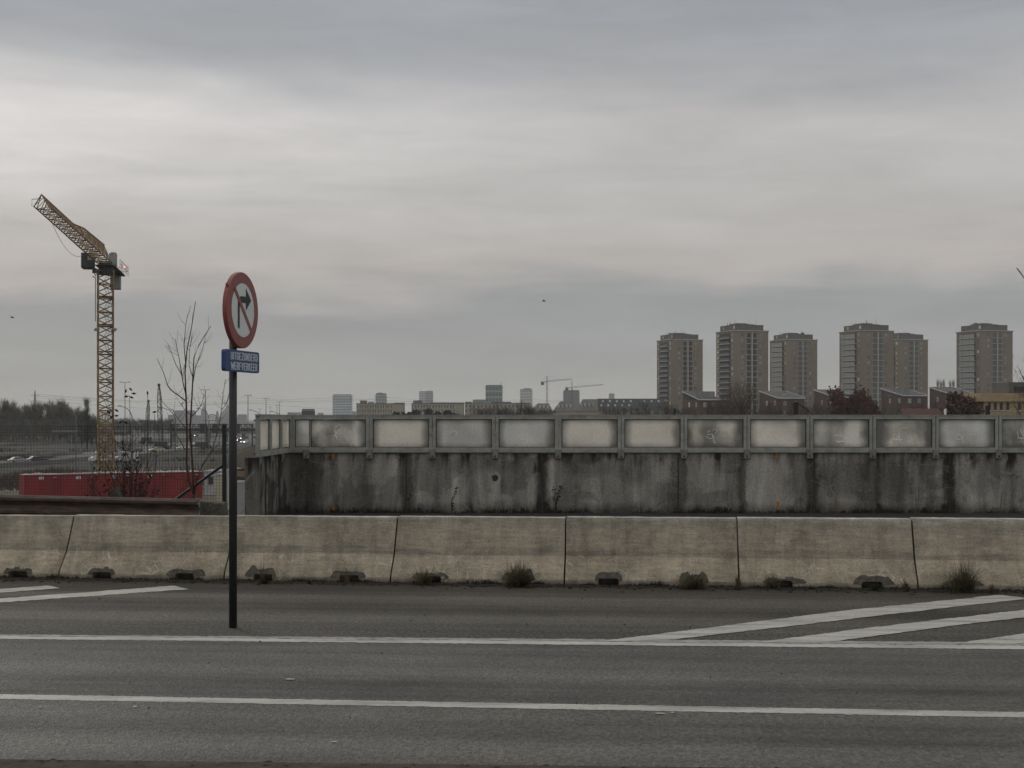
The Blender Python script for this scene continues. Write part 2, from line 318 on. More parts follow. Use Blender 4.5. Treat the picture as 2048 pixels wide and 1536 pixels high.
# misc
pmat('rusty_rail', (.085, .056, .042), (.030, .024, .018), 7, .8, .4, stretch=(.5, 1, 2))
pmat('mossy_rail', (.065, .055, .040), (.022, .02, .016), 9, .9, .5)
pmat('wire_green', (.012, .022, .018), (.010, .014, .012), 5, .6)
pmat('fence_post_green', (.010, .024, .024), (.008, .015, .015), 5, .5)
pmat('bark', (.060, .040, .030), (.030, .021, .017), 14, .9)
pmat('bark_sapling', (.075, .050, .038), (.036, .025, .02), 30, .85)
pmat('twigs_grey', (.095, .088, .066), (.045, .042, .032), .8, .95)
pmat('twigs_brown', (.085, .062, .047), (.038, .029, .024), .8, .95)
pmat('needles_dark', (.022, .027, .018), (.010, .013, .009), 1., .95)
pmat('leaves_dark_red', (.088, .026, .021), (.038, .016, .014), 1.2, .9)
pmat('leaves_rust', (.095, .042, .026), (.042, .023, .017), 1.2, .9)
pmat('dead_leaf', (.022, .016, .012), (.012, .010, .008), 20, .9)
pmat('grass_blades', (.115, .096, .052), (.035, .034, .019), 8, .85)
pmat('dry_stalk', (.11, .065, .038), (.05, .032, .022), 12, .85)
pmat('moss', (.03, .036, .016), (.012, .016, .008), 15, .95, .6)
pmat('crane_yellow', (.27, .175, .075), (.15, .10, .05), 1.2, .6)
pmat('crane_grey', (.26, .26, .25), (.18, .18, .176), 2, .6)
pmat('crane_dark', (.04, .042, .045), (.025, .026, .028), 2, .6)
pmat('cab_glass', (.25, .25, .22), (.12, .12, .11), 2, .2)
pmat('container_red', (.25, .022, .024), (.16, .015, .017), .5, .6, stretch=(1, 1, .3))
pmat('container_roof', (.42, .41, .38), (.20, .19, .17), .35, .8)
pmat('cabin_white', (.42, .42, .40), (.28, .28, .26), .6, .7)
pmat('plate_white', (.62, .62, .60), (.5, .5, .48), 2, .6)
pmat('beacon_red', (1., .25, .2), (1., .25, .2), 1, .5, emit=3.)
pmat('tower_brick', (.205, .165, .122), (.165, .132, .097), .15, .9)
pmat('tower_roof_dark', (.11, .105, .09), (.075, .073, .065), .3, .9)
pmat('tower_trim', (.38, .37, .34), (.29, .28, .26), .5, .8)
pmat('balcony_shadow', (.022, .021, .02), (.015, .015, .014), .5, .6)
pmat('balcony_railing_dark', (.12, .118, .105), (.08, .078, .07), .5, .8)
pmat('balcony_railing_pale', (.27, .275, .255), (.19, .195, .18), .5, .6)
pmat('loggia_glass_green', (.085, .10, .095), (.055, .065, .06), .5, .35)
m, n, b = newmat('window_pale')
rv = n.nd.new('ShaderNodeObjectInfo').outputs['Random']
n.put(b.inputs['Base Color'], n.ramp(rv, [(0, (.10, .095, .08)), (.35, (.24, .235, .2)), (.8, (.42, .41, .35)), (1, (.55, .53, .44))])); b.inputs['Roughness'].default_value = .4
m, n, b = newmat('window_dull')
rv = n.nd.new('ShaderNodeObjectInfo').outputs['Random']
n.put(b.inputs['Base Color'], n.ramp(rv, [(0, (.05, .05, .048)), (.5, (.12, .125, .12)), (1, (.27, .28, .27))])); b.inputs['Roughness'].default_value = .3
pmat('house_brick', (.10, .062, .05), (.065, .042, .036), .6, .9)
pmat('roof_membrane', (.085, .088, .082), (.055, .057, .054), .4, .8)
pmat('white_trim', (.50, .49, .46), (.4, .39, .37), 1, .7)
pmat('grey_cladding', (.21, .21, .20), (.16, .16, .15), .8, .7, stretch=(1, 1, .1))
pmat('yellow_brick', (.36, .265, .155), (.27, .20, .115), .9, .9, stretch=(.6, .6, 4))
pmat('window_black', (.020, .020, .022), (.03, .03, .032), 2, .3)
pmat('tile_red', (.085, .035, .028), (.055, .026, .022), 1.2, .85)
pmat('slab_beige', (.30, .27, .195), (.23, .205, .15), .08, .9)
pmat('slab_window', (.06, .062, .06), (.04, .04, .04), .3, .5)
pmat('slate', (.050, .052, .052), (.032, .034, .035), .25, .8)
pmat('roof_grey', (.12, .115, .10), (.085, .082, .074), .25, .8)
pmat('skylight_glass', (.40, .42, .42), (.25, .26, .26), .5, .3)
pmat('pole_grey', (.16, .16, .155), (.11, .11, .108), 1, .6)
pmat('steel_dark', (.035, .035, .036), (.022, .022, .023), 1, .7)
pmat('far_concrete', (.17, .168, .155), (.11, .108, .10), .1, .9)
pmat('far_city', (.14, .15, .15), (.10, .11, .11), .02, .9)
pmat('cable', (.05, .05, .05), (.04, .04, .04), 1, .7)
def facade_mat(name, base_c, line_c, sx, sz, mort=.12):
    m, n, b = newmat(name); co = n.coord(); x, y, z = n.sep(co)
    xy = n.m('ADD', x, y)
    fx = n.m('FRACT', n.m('DIVIDE', xy, sx)); fz = n.m('FRACT', n.m('DIVIDE', z, sz))
    ln = n.m('MAXIMUM', n.m('LESS_THAN', fx, mort), n.m('LESS_THAN', fz, mort*2.2))
    cell = n.noise(n.mapv(co, (1/sx, 1/sx, 1/sz)), 1.3, 1)
    c = n.mix(cell, tuple(q*.75 for q in base_c), tuple(q*1.3 for q in base_c))
    n.put(b.inputs['Base Color'], n.mix(ln, c, line_c)); b.inputs['Roughness'].default_value = .5; return m
facade_mat('glass_teal', (.055, .10, .11), (.34, .40, .40), 4.2, 4.2, .22)
facade_mat('glass_grey', (.06, .08, .085), (.22, .25, .245), 4., 4.1, .2)
facade_mat('glass_pale', (.20, .23, .225), (.40, .42, .41), 4., 4.1, .2)
facade_mat('glass_green', (.05, .085, .07), (.20, .245, .22), 3.4, 6.2, .15)
facade_mat('shell_grey', (.06, .07, .07), (.10, .11, .11), 4., 3.3, .2)
PAINT = {}
def car_paint(nm, c): pmat('car_paint_'+nm, c, tuple(q*.85 for q in c), .6, .35, spec=.5)
for nm, c in (('white', (.5, .5, .49)), ('silver', (.25, .255, .25)), ('dark', (.025, .026, .028)), ('grey', (.10, .10, .10)), ('cream', (.38, .34, .24)), ('red', (.16, .03, .03)), ('blue', (.04, .06, .11))): car_paint(nm, c)
pmat('car_glass', (.035, .04, .042), (.05, .055, .06), .5, .15, spec=.6)
pmat('tyre', (.015, .015, .015), (.02, .02, .02), 3, .9)
pmat('headlight_lit', (1., .97, .9), (1., .97, .9), 1, .3, emit=6.)
pmat('tail_lamp', (.3, .02, .02), (.2, .02, .02), 1, .3)

# ------------------------------------------------------------------ setting: ground, road, markings
T = .085                                          # the road runs right-and-nearer: Y = D - T*X
def RY(Dc, x): return Dc - T*x
def strip(Da, Db, z, x0=-70, x1=70, nx=28):
    b_ = MB()
    for i in range(nx):
        xa, xb = x0+(x1-x0)*i/nx, x0+(x1-x0)*(i+1)/nx
        b_.sheet([(xa, RY(Da, xa), z), (xb, RY(Da, xb), z), (xb, RY(Db, xb), z), (xa, RY(Db, xa), z)])
    return b_
far = MB()
far.sheet([(-10000, 48, GZ), (10000, 48, GZ), (10000, 20000, GZ), (-10000, 20000, GZ)])
# near platform the road lies on, its slope down to the low ground
far.sheet([(-300, -200, -.02), (300, -200, -.02), (300, 26.2, -.02), (-300, 26.2, -.02)])
far.sheet([(-4.9, 26.2, -.02), (300, 26.2, -.02), (300, 31.5, -.02), (-4.9, 31.5, -.02)])
far.sheet([(-300, 26.2, -.02), (-4.9, 26.2, -.02), (-4.9, 48, GZ), (-300, 48, GZ)])
far.sheet([(-4.9, 31.5, -.02), (300, 31.5, -.02), (300, 48, GZ), (-4.9, 48, GZ)])
far.sheet([(-4.9, 26.2, -.02), (-4.9, 31.5, -.02), (-4.9, 48, GZ)])
far.sheet([(-10000, -200, GZ), (-300, -200, GZ), (-300, 48, GZ), (-10000, 48, GZ)])
far.sheet([(300, -200, GZ), (10000, -200, GZ), (10000, 48, GZ), (300, 48, GZ)])
struct(far.build('ground', M['field']))
eL = G(0, 1277.5); eR = G(2048, 1298.5)           # far edge of the carriageway (edge line)
tE = -(eR.y-eL.y)/(eR.x-eL.x); DE = eL.y+tE*eL.x
rd = MB(); rd.sheet([(-60, 7.6+T*60, 0), (60, 7.6-T*60, 0), (60, DE-tE*60, 0), (-60, DE+tE*60, 0)])
struct(rd.build('road', M['asphalt']))
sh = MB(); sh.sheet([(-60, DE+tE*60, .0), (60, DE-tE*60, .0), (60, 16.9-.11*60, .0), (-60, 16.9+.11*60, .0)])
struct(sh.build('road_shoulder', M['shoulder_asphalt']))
vg = MB(); vg.sheet([(-4.9, 16.9, -.008), (60, 16.9-6, -.008), (60, 29.6, -.008), (-4.9, 29.6, -.008)])
vg.sheet([(-60, 16.9+6, -.008), (-4.9, 16.9, -.008), (-4.9, 26, -.008), (-60, 26, -.008)])
struct(vg.build('verge', M['verge_soil']))
kb = MB(); kb.sheet([(-60, 3, .006), (60, 3-.047*60, .006), (60, 7.86-.047*60, .008), (-60, 7.86+.047*60, .008)])
for k in range(260):                              # crumbled soil edge
    x_ = random.uniform(-5, 5); kb.blob((x_, 7.86-.047*x_+random.uniform(-.14, .008), .004), random.uniform(.006, .02), 6, 4, (1.4, 1, .5), .3)
struct(kb.build('near_verge', M['brown_dirt']))
PN = [0]
def paint(name, pts, mat='road_paint'):
    PN[0] += 1; q = []
    for i, (p0, p1) in enumerate(zip(pts, pts[1:]+pts[:1])):
        if name == 'paint_scuff': q.append(p0); continue
        k = max(1, int(abs(p1[0]-p0[0])/9))
        for j in range(k): f_ = j/k; e_ = random.uniform(-.55, .55) if j else 0; q.append((p0[0]+(p1[0]-p0[0])*f_, p0[1]+(p1[1]-p0[1])*f_+e_))
    b_ = MB(); b_.sheet([G(u, v, 0, .0012+.0006*PN[0]) for u, v in q]); return struct(b_.build(name, M[mat]))
def ext(p, q, u): return (u, p[1]+(q[1]-p[1])*(u-p[0])/(q[0]-p[0]))
a0, a1 = (0, 1388.6), (2048, 1424.5); b0, b1 = (0, 1398.2), (2048, 1435.5)
paint('lane_line', [ext(b0, b1, -900), ext(b0, b1, 2900), ext(a0, a1, 2900), ext(a0, a1, -900)])
a0, a1 = (0, 1272.3), (2048, 1291.5); b0, b1 = (0, 1278.2), (2048, 1299)
paint('edge_line', [ext(b0, b1, -900), ext(b0, b1, 2900), ext(a0, a1, 2900), ext(a0, a1, -900)])
a0, a1 = (0, 1269.5), (2048, 1285.5); b0, b1 = (0, 1272.1), (2048, 1291.3)
paint('faded_edge_line', [ext(b0, b1, -900), ext(b0, b1, 2900), ext(a0, a1, 2900), ext(a0, a1, -900)], 'faded_paint')
paint('hatch_stripe', [(-300, 1224), (0, 1205.5), (378, 1178.8), (349, 1172), (0, 1197.5), (-300, 1215)])
paint('hatch_stripe', [(-300, 1202), (0, 1186), (120, 1177), (95, 1171.5), (0, 1178.5), (-300, 1193)])
paint('hatch_stripe', [(1200, 1283.2), (1240, 1283.6), (1348, 1279.6), (1553, 1256), (1929, 1212), (2048, 1199), (2060, 1197.5), (1997, 1190.7), (1690, 1222), (1348, 1265)])
paint('hatch_stripe', [(1519, 1285), (1655, 1284.8), (1734, 1275), (1929, 1249), (2048, 1236), (2350, 1202), (2280, 1195), (2048, 1220.5), (1734, 1257)])
paint('hatch_stripe', [(1912, 1288), (2031, 1289), (2200, 1266), (2500, 1228), (2420, 1222), (2048, 1268)])
for u, v, du in ((580, 1359.5, 11), (668, 1485, 7), (1320, 1428.5, 12), (270, 1415, 5), (80, 1416, 4), (1345, 1427, 4)):   # scuffs of old paint
    paint('paint_scuff', [(u-du, v), (u-du*.4, v+1.2), (u+du*.6, v+1.1), (u+du, v+.2), (u+du*.3, v-.9), (u-du*.5, v-.8)])
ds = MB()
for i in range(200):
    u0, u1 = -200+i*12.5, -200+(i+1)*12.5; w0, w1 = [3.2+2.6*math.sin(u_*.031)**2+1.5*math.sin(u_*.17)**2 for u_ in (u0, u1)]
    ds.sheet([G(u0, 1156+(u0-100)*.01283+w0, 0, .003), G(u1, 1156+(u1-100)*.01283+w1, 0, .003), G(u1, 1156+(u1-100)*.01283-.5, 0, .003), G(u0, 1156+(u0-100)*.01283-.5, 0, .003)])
struct(ds.build('dirt_shadow_strip', M['foot_dirt_shade']))  # dark sheet: foot dirt plus the barrier's soft shadow line, painted in
dt = MB()                                          # dirt and grit collected along the barrier foot
for k in range(900):
    u = random.uniform(-60, 2110); v0 = 1156+(u-100)*.01283; v = v0+abs(random.gauss(0, 4.2))
    p = G(u, v); r_ = random.uniform(.005, .017); dt.blob((p.x, p.y, .004), r_, 5, 3, (1.5, 1.2, .5), .35)
tag(dt.build('grit', M['foot_dirt_shade']), 'dark grit and dirt gathered along the foot of the concrete barrier', 'dirt', kind='stuff')
st = MB()
for k in range(70):
    u = random.uniform(0, 2048); v = random.uniform(1195, 1510); p = G(u, v); r_ = random.uniform(.003, .010)*(1 if v < 1290 else .7)
    st.blob((p.x, p.y, .006), r_, 5, 3, (1.3, 1, .7), .3)
tag(st.build('gravel', M['broken_concrete']), 'small loose stones scattered on the asphalt', 'gravel', kind='stuff')

# ------------------------------------------------------------------ concrete barrier blocks
jt = [-215, 118, 449, 782, 1130, 1480, 1838, 2200]
notch = [-140, 35, 203, 368, 526, 698, 862, 1035, 1217, 1385, 1565, 1745, 1925, 2110]
blab = ['pale concrete barrier block at the far left edge, cut by the frame', 'concrete barrier block behind the left pair of white hatch ends, left of the sign post',
        'concrete barrier block directly right of the sign post', 'concrete barrier block with a bushy grass tuft over its right drain opening',
        'concrete barrier block with one clean drain opening and small grass tuft at its right', 'concrete barrier block with scratched arc and two dark broken drain openings',
        'concrete barrier block at the right edge with the tallest grass tuft before it']
def foot(u): return G(u, 1156+(u-100)*.01283)
# cross-section: front face first
PROF = [(0, 0), (.004, .055), (.165, .315), (.225, 1.0), (.405, 1.0), (.465, .315), (.625, .055), (.63, 0)]
for i in range(7):
    A, B = foot(jt[i]), foot(jt[i+1]); L = (B-A).length-.018; ang = math.atan2(B.y-A.y, B.x-A.x)
    H = .735+.008*i
    t = thing('barrier_block', blab[i], 'concrete barrier', (A.x, A.y, 0), ang, 'concrete barrier blocks along the road')
    nx_ = [((foot(u)-A).length) for u in notch if jt[i] < u < jt[i+1]]
    xs = sorted(set([0, L]+[L*k/24 for k in range(1, 24)]+[q+e for q in nx_ for e in (-.12, -.105, .105, .12)]))
    mb = MB(); ring = []
    SL = [.1, .10, .05, .045, 0, -.017, -.035, 0]
    for xx in xs:
        inn = any(abs(xx-q) < .11 for q in nx_)
        r_ = []
        for (py, pz) in PROF:
            zz_ = pz*H if pz == 1.0 else pz
            if inn and pz < .1 and py < .3:
                if pz > 0: py, zz_ = .2, .068
                else: py = .2
            jx = 0
            if xx in (0, L): jx = (pz if pz < .5 else 1)*SL[i if xx == 0 else i+1]/.8
            r_.append((xx+jx*.8, py, zz_+ (random.uniform(-.002, .002) if pz == 1 else 0)))
        if inn: r_.insert(2, (xx, .018, .074))
        else: r_.insert(2, (xx, r_[1][1]+.024, r_[1][2]+.04))
        ring.append(r_)
    k = len(ring[0]); vs = [q for r_ in ring for q in r_]; fs = []
    for a in range(len(ring)-1):
        for c in range(k): fs.append((a*k+c, (a+1)*k+c, (a+1)*k+(c+1) % k, a*k+(c+1) % k))
    fs += [tuple(range(k)), tuple((len(ring)-1)*k+c for c in range(k))[::-1]]
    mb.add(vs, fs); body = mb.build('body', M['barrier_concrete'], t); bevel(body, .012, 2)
    for q in nx_:                                   # dark broken patch round each drain opening
        pts = []
        plain = i == 4 and q < L/2
        lo, hi = (-.16, .16) if plain else (-random.uniform(.13, .27), random.uniform(.13, .27)); hh = random.uniform(.03, .075); top = []; lv = 0
        for s_ in range(17):
            f_ = s_/16
            if s_ % 3 == 0: lv = random.uniform(-.3, .3)
            e_ = min(1, 7*f_, 7*(1-f_))**.6; top.append((lo+(hi-lo)*f_+(random.uniform(-.008, .008) if 0 < s_ < 16 else 0), .06+(hh+.012)*e_*(1+(lv if not plain else 0))+random.uniform(-.006, .006)))
        base_ = [(hi-.012, .048), (.12, .042), (.115, .05), (.11, .074), (.0, .078), (-.11, .074), (-.115, .05), (-.12, .042), (lo+.012, .048)]
        for dx, zt in top+base_: pts.append((q+dx, .004+max(0, (zt-.055))*.62-.004, zt))
        pb = MB(); pb.prism(pts, (0, .006, 0)); pb.build('patch', M['broken_concrete'], t)
    if i == 4:                                      # worn streak of the joint mark
        pass

# ------------------------------------------------------------------ weeds at the barrier foot
def tuft(u, v, h, w_, nbl, label, mat='grass_blades', lean=0., name='grass_tuft', cat='grass tuft', bw=.004, droop=.5):
    bw *= 1.35 if mat != 'dry_stalk' else 1.4
    p = G(u, v); t = MB()
    for k in range(nbl):
        a = random.uniform(0, 6.283); sp = random.random()**.7*w_; hh = h*random.uniform(.35, 1.)*(1-.35*sp/w_)
        bx, by = random.gauss(0, w_*.13), random.gauss(0, .02)
        dx, dy = math.cos(a)*sp+lean*hh, math.sin(a)*sp*.5-.02; q = []
        for s_ in range(5):
            f_ = s_/4; q.append(Vector((bx+dx*f_**1.5, by+dy*f_, hh*(f_-droop*.55*(sp/w_)*f_**3))))
        for s_ in range(4):
            w0, w1 = bw*(1-s_/4.2), bw*(1-(s_+1)/4.2); c = Vector((math.sin(a)*.6+.5, .3, 0)).normalized()
            t.sheet([q[s_]-c*w0, q[s_]+c*w0, q[s_+1]+c*w1, q[s_+1]-c*w1])
    o = t.build(name, M[mat], None, loc=(p.x, p.y-.05, 0)); tag(o, label, cat, 'weeds along the barrier foot'); return o
tuft(1925, 1184, .52, .34, 460, 'tallest spiky grass tuft at the foot of the rightmost barrier block', bw=.0035)
tuft(1038, 1173, .36, .30, 620, 'dense bushy green tuft beside a drain opening near the middle', bw=.005)
tuft(848, 1168, .28, .30, 230, 'spreading grass tuft left of the broken drain patch, left of the bushy tuft', bw=.0035)
tuft(1383, 1177, .28, .34, 330, 'low spreading tuft left of a barrier joint in the right half', bw=.004)
tuft(1475, 1178, .27, .08, 110, 'thin tuft growing right in the joint below the right half of the barrier', bw=.0035)
tuft(1545, 1176, .27, .26, 170, 'sparse leaning tuft left of a dark broken drain patch', lean=-.3, bw=.0035)
tuft(1812, 1182, .24, .07, 46, 'thin withered stalks just left of the last barrier joint', 'dry_stalk', -.25, 'weed_stalks', 'weed')
tuft(1980, 1185, .16, .07, 90, 'small dark tuft right of the tallest spiky tuft', bw=.004)
tuft(527, 1165, .40, .08, 26, 'tall thin upright stalks over the drain opening right of the sign post', 'dry_stalk', -.03, 'weed_stalks', 'weed', .003, .1)
tuft(530, 1166, .10, .12, 120, 'low dark weed cushion below the thin stalks right of the sign post', 'moss', bw=.006)
tuft(695, 1166, .34, .13, 22, 'sparse bent stalks before the drain opening left of a slanting joint', 'dry_stalk', -.1, 'weed_stalks', 'weed', .003, .1)
tuft(1745, 1180, .09, .12, 110, 'dark low weeds filling the broken drain opening left of the last joint', 'moss', bw=.006)
tuft(620, 1166, .05, .08, 50, 'tiny dark weed midway between two drain openings right of the post', 'moss', bw=.006)
tuft(1620, 1177, .06, .10, 60, 'tiny weed with flat leaves right of the leaning tuft', 'moss', bw=.006)
tuft(345, 1160, .2, .015, 1, 'single thin stem before the barrier left of the sign post', 'dry_stalk', 0, 'weed_stalks', 'weed', .003, .1)

ms = MB()                                          # ragged line of moss, silt and dead grass at the barrier foot
for k in range(3600):
    u = random.uniform(-60, 2110); c_ = math.sin(u*.021)+math.sin(u*.0531+1)+.7*math.sin(u*.13)
    if c_ < random.uniform(-1.5, 2.3): continue
    p = foot(u)+Vector((0, -abs(random.gauss(0, .022))-.004, 0)); h = random.uniform(.012, .034)*(1+max(0, c_)*.55); a = random.uniform(-1, 1); l = random.uniform(.003, .009)
    ms.sheet([p-Vector((l, 0, 0)), p+Vector((l, 0, 0)), p+Vector((a*h*.9, -.01, h))])
tag(ms.build('moss_line', M['moss']), 'ragged line of moss and dead grass along the foot of the concrete barrier', 'moss', kind='stuff')
# ------------------------------------------------------------------ verge weeds and wall
WY = 29.2; WX = X(583, WY)
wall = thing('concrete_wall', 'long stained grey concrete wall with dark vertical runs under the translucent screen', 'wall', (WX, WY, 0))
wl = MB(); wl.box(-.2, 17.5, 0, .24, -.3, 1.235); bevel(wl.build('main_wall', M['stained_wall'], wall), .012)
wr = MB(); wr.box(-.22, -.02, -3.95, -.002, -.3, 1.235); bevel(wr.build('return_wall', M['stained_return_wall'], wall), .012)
for xx in (2.36, 5.15, 7.94, 10.73, 13.52, 16.31):
    g_ = MB(); g_.box(xx-.014, xx+.014, -.006, .01, 0, 1.21); g_.build('joint_seal', M['bolt_rust'], wall)
for u, v0, v1 in ((666, 906, 918), (667, 1008, 1020), (1554, 906, 917), (1556, 1004, 1019)):
    q = MB(); q.box(X(u, WY)-WX-.027, X(u, WY)-WX+.027, -.004, .002, Z(v1, WY), Z(v0, WY)); q.build('orange_mark', M['orange_paint'], wall)
for u, v, r_ in ((990, 956, .07),):
    q = MB(); a = X(u, WY)-WX; q.prism([(a+r_*(1+random.uniform(-.15, .15))*math.cos(k*.524), -.004, Z(v, WY)+r_*(1+random.uniform(-.15, .15))*math.sin(k*.524)) for k in range(12)], (0, .006, 0)); q.build('dark_stain', M['bolt_rust'], wall)

scr = thing('screen_fence', 'row of dirty translucent panes in grey metal frames along the top of the concrete wall', 'screen', (WX, WY, 1.235))
PZ = Z(831.5, WY)-1.235                                  # screen height
def pane_obj(parent, x0, x1, z0, z1, tintc, dirt, yy, nm='pane'):
    b_ = MB(); w2, h2 = (x1-x0)/2, (z1-z0)/2; b_.box(-w2, w2, -.006, .006, -h2, h2)
    o = b_.build(nm, M['translucent_pane'], parent, loc=((x0+x1)/2, yy, (z0+z1)/2)); o.color = (*tintc, dirt)
    g2 = MB(); e = .012
    for bx in ((x0-e, x1+e, z1, z1+e), (x0-e, x1+e, z0-e, z0), (x0-e, x0, z0, z1), (x1, x1+e, z0, z1)): g2.box(bx[0], bx[1], yy-.014, yy+.01, bx[2], bx[3])
    g2.build('gasket', M['screen_gasket'], parent); return o
warm, cool, mid = (.88, .85, .79), (.80, .80, .78), (.84, .82, .77)
bound = [.0, 1.604]+[1.604+1.29*k for k in range(1, 13)]
tints = [(mid, .9), (warm, .1), (cool, .3), (cool, .15), (warm, .1), (warm, .05), (warm, .8), (warm, .2), (mid, .7), (warm, .85), (cool, .3), (mid, .9), (warm, .3)]
FR = .064
def frame(parent, x0, x1, y0=-.05, y1=.03):
    b_ = MB(); b_.box(x0, x0+FR, y0, y1, 0, PZ); b_.box(x1-FR, x1, y0, y1, 0, PZ)
    b_.box(x0+FR, x1-FR, y0+.004, y1, PZ-.075, PZ); b_.box(x0+FR, x1-FR, y0+.004, y1, 0, .10)
    f_ = bevel(b_.build('frame', M['screen_frame_paint'], parent), .006); return f_
def scribble(parent, pts, r_=.006):
    b_ = MB(); b_.tube([(px, -.016, pz) for px, pz in pts], r_, 4); b_.build('scribble', M['scratch_mark'], parent)
def bracket(parent, xx, z0=-.105):
    b_ = MB(); b_.box(xx-.062, xx+.062, -.068, -.052, z0-.02, .06); b_.box(xx-.062, xx-.05, -.066, -.002, z0-.02, -.002); b_.box(xx+.05, xx+.062, -.066, -.002, z0-.02, -.002)
    bevel(b_.build('bracket', M['galvanised'], parent), .006)
    c_ = MB(); c_.tube([(xx, -.085, z0+.03), (xx, -.067, z0+.03)], .018, 6); c_.build('bolt', M['bolt_rust'], parent)
cap = MB(); cap.box(-.03, 17.2, -.055, .035, PZ+.002, PZ+.02); cap.build('cap_rail', M['screen_frame_paint'], scr)
sill = MB(); sill.box(-.0, 17.2, -.035, .02, -.012, -.001); sill.build('bottom_rail', M['screen_frame_paint'], scr)
for i in range(13):
    x0, x1 = bound[i]+.006, bound[i+1]-.006
    f_ = frame(scr, x0, x1); cx = (x0+x1)/2
    if i == 0:
        pane_obj(f_, x0+FR+.02, x0+.36, .115, PZ-.09, cool, .6, .0)
        m_ = MB(); m_.box(x0+.374, x0+.392, -.03, .01, .1, PZ-.076); m_.build('mullion', M['screen_frame_paint'], f_)
        pane_obj(f_, x0+.406, x1-FR-.02, .115, PZ-.09, mid, .9, .0)
    else: pane_obj(f_, x0+FR+.014, x1-FR-.014, .112, PZ-.085, tints[i][0], tints[i][1], .0)
for k in range(13): bracket(scr, bound[k+1] if k else bound[1])
bracket(scr, .31)
def wp(u, v): return (X(u, WY)-WX, Z(v, WY)-1.235)
SCR = [[(666, 880), (675, 862), (683, 858), (684, 850), (679, 849), (672, 853), (669, 860), (674, 869)], [(664, 871), (676, 873)], [(669, 865), (675, 879)],
  [(1412, 873), (1420, 878), (1428, 874), (1424, 868), (1414, 869)], [(1424, 862), (1428, 858), (1434, 860), (1431, 866)], [(1424, 870), (1430, 887)], [(1415, 865), (1420, 860)],
  [(1548, 872), (1556, 878), (1566, 880), (1570, 876)], [(1566, 872), (1574, 884)],
  [(1668, 871), (1680, 871), (1688, 876), (1684, 883), (1675, 885), (1672, 880)], [(1688, 872), (1692, 886)], [(1674, 883), (1694, 883)],
  [(1786, 869), (1792, 868), (1797, 873), (1793, 878), (1786, 876), (1786, 869)], [(1798, 858), (1797, 868), (1800, 885)], [(1784, 880), (1804, 879)], [(1803, 858), (1808, 855), (1812, 859)],
  [(1912, 871), (1918, 869), (1924, 873), (1920, 879), (1914, 879), (1911, 874)], [(1924, 871), (1926, 886)],
  [(2034, 862), (2036, 874), (2044, 877), (2048, 870)], [(2040, 858), (2044, 870)], [(2034, 876), (2050, 878)],
  [(900, 868), (906, 861), (914, 864), (912, 872)], [(1034, 872), (1042, 879), (1050, 880)], [(1050, 868), (1054, 884)]]
for s_ in SCR: scribble(scr, [wp(*p) for p in s_])
# return part of the screen, running towards the camera
ret = thing('screen_return', 'short side run of three translucent panes turning towards the road at the left end', 'screen', (WX-.03, WY, 1.235), R(-90))
for k in range(3):
    x0, x1 = .07+1.24*k+.004, .07+1.24*(k+1)-.004
    b_ = MB(); fr = .075
    b_.box(x0, x0+fr, -.03, .05, 0, PZ); b_.box(x1-fr, x1, -.03, .05, 0, PZ); b_.box(x0+fr, x1-fr, -.03, .046, PZ-.075, PZ); b_.box(x0+fr, x1-fr, -.03, .046, 0, .1)
    f_ = bevel(b_.build('frame', M['screen_frame_paint'], ret), .006)
    pane_obj(f_, x0+fr+.015, x1-fr-.015, .115, PZ-.09, warm, .25, .0)
    b_ = MB(); b_.box(x1-.10, x1-.02, .035, .075, -.11, .0); b_.box(x1-.10, x1-.02, .035, .05, -.16, -.10); b_.build('bracket', M['galvanised'], ret)
b_ = MB(); b_.box(.03, 3.84, -.035, .055, PZ+.002, PZ+.02); b_.build('cap_rail', M['screen_frame_paint'], ret)
for zz_ in (.06, .36, .66):
    c_ = MB(); c_.tube([(3.80, -.03, zz_), (3.80, -.055, zz_)], .016, 6); c_.build('bolt', M['bolt_rust'], ret)
# weeds along the wall foot
def weed(name, x_, y_, h, nl, label, mat='moss', gr='weeds along the wall foot', stems=2):
    t = MB()
    for s_ in range(stems):
        lean = random.uniform(-.25, .25); q = [Vector((lean*h*f_*f_+.02*math.sin(9*f_+s_), random.uniform(-.01, .01), h*f_)) for f_ in (0, .25, .5, .75, 1)]
        t.tube(q, [.006, .005, .004, .003, .002], 4)
        for k in range(nl):
            f_ = random.uniform(.1, 1); i0 = min(3, int(f_*4)); p = q[i0].lerp(q[i0+1], f_*4-i0)
            a = random.uniform(0, 6.28); l = random.uniform(.02, .055)
            d1 = Vector((math.cos(a), -.4*abs(math.sin(a)), random.uniform(-.4, .6))).normalized()*l; d2 = Vector((-d1.z, 0, d1.x))*.4
            t.sheet([p, p+d1*.5+d2, p+d1, p+d1*.5-d2])
    o = t.build(name, M[mat], loc=(x_, y_, 0)); return tag(o, label, 'weed', gr)
weed('wall_weed', X(903, WY-.08), WY-.08, .52, 10, 'tall thin dark weed climbing the wall right of the first full wall joint', 'dead_leaf')
weed('wall_weed', X(1112, WY-.08), WY-.08, .55, 12, 'tall cracked-looking dark weed near the middle wall joint', 'dead_leaf', stems=3)
weed('wall_weed', X(818, WY-.05), WY-.05, .42, 6, 'thin dark weed hugging the first full wall joint', 'dead_leaf', stems=1)
wm = MB()
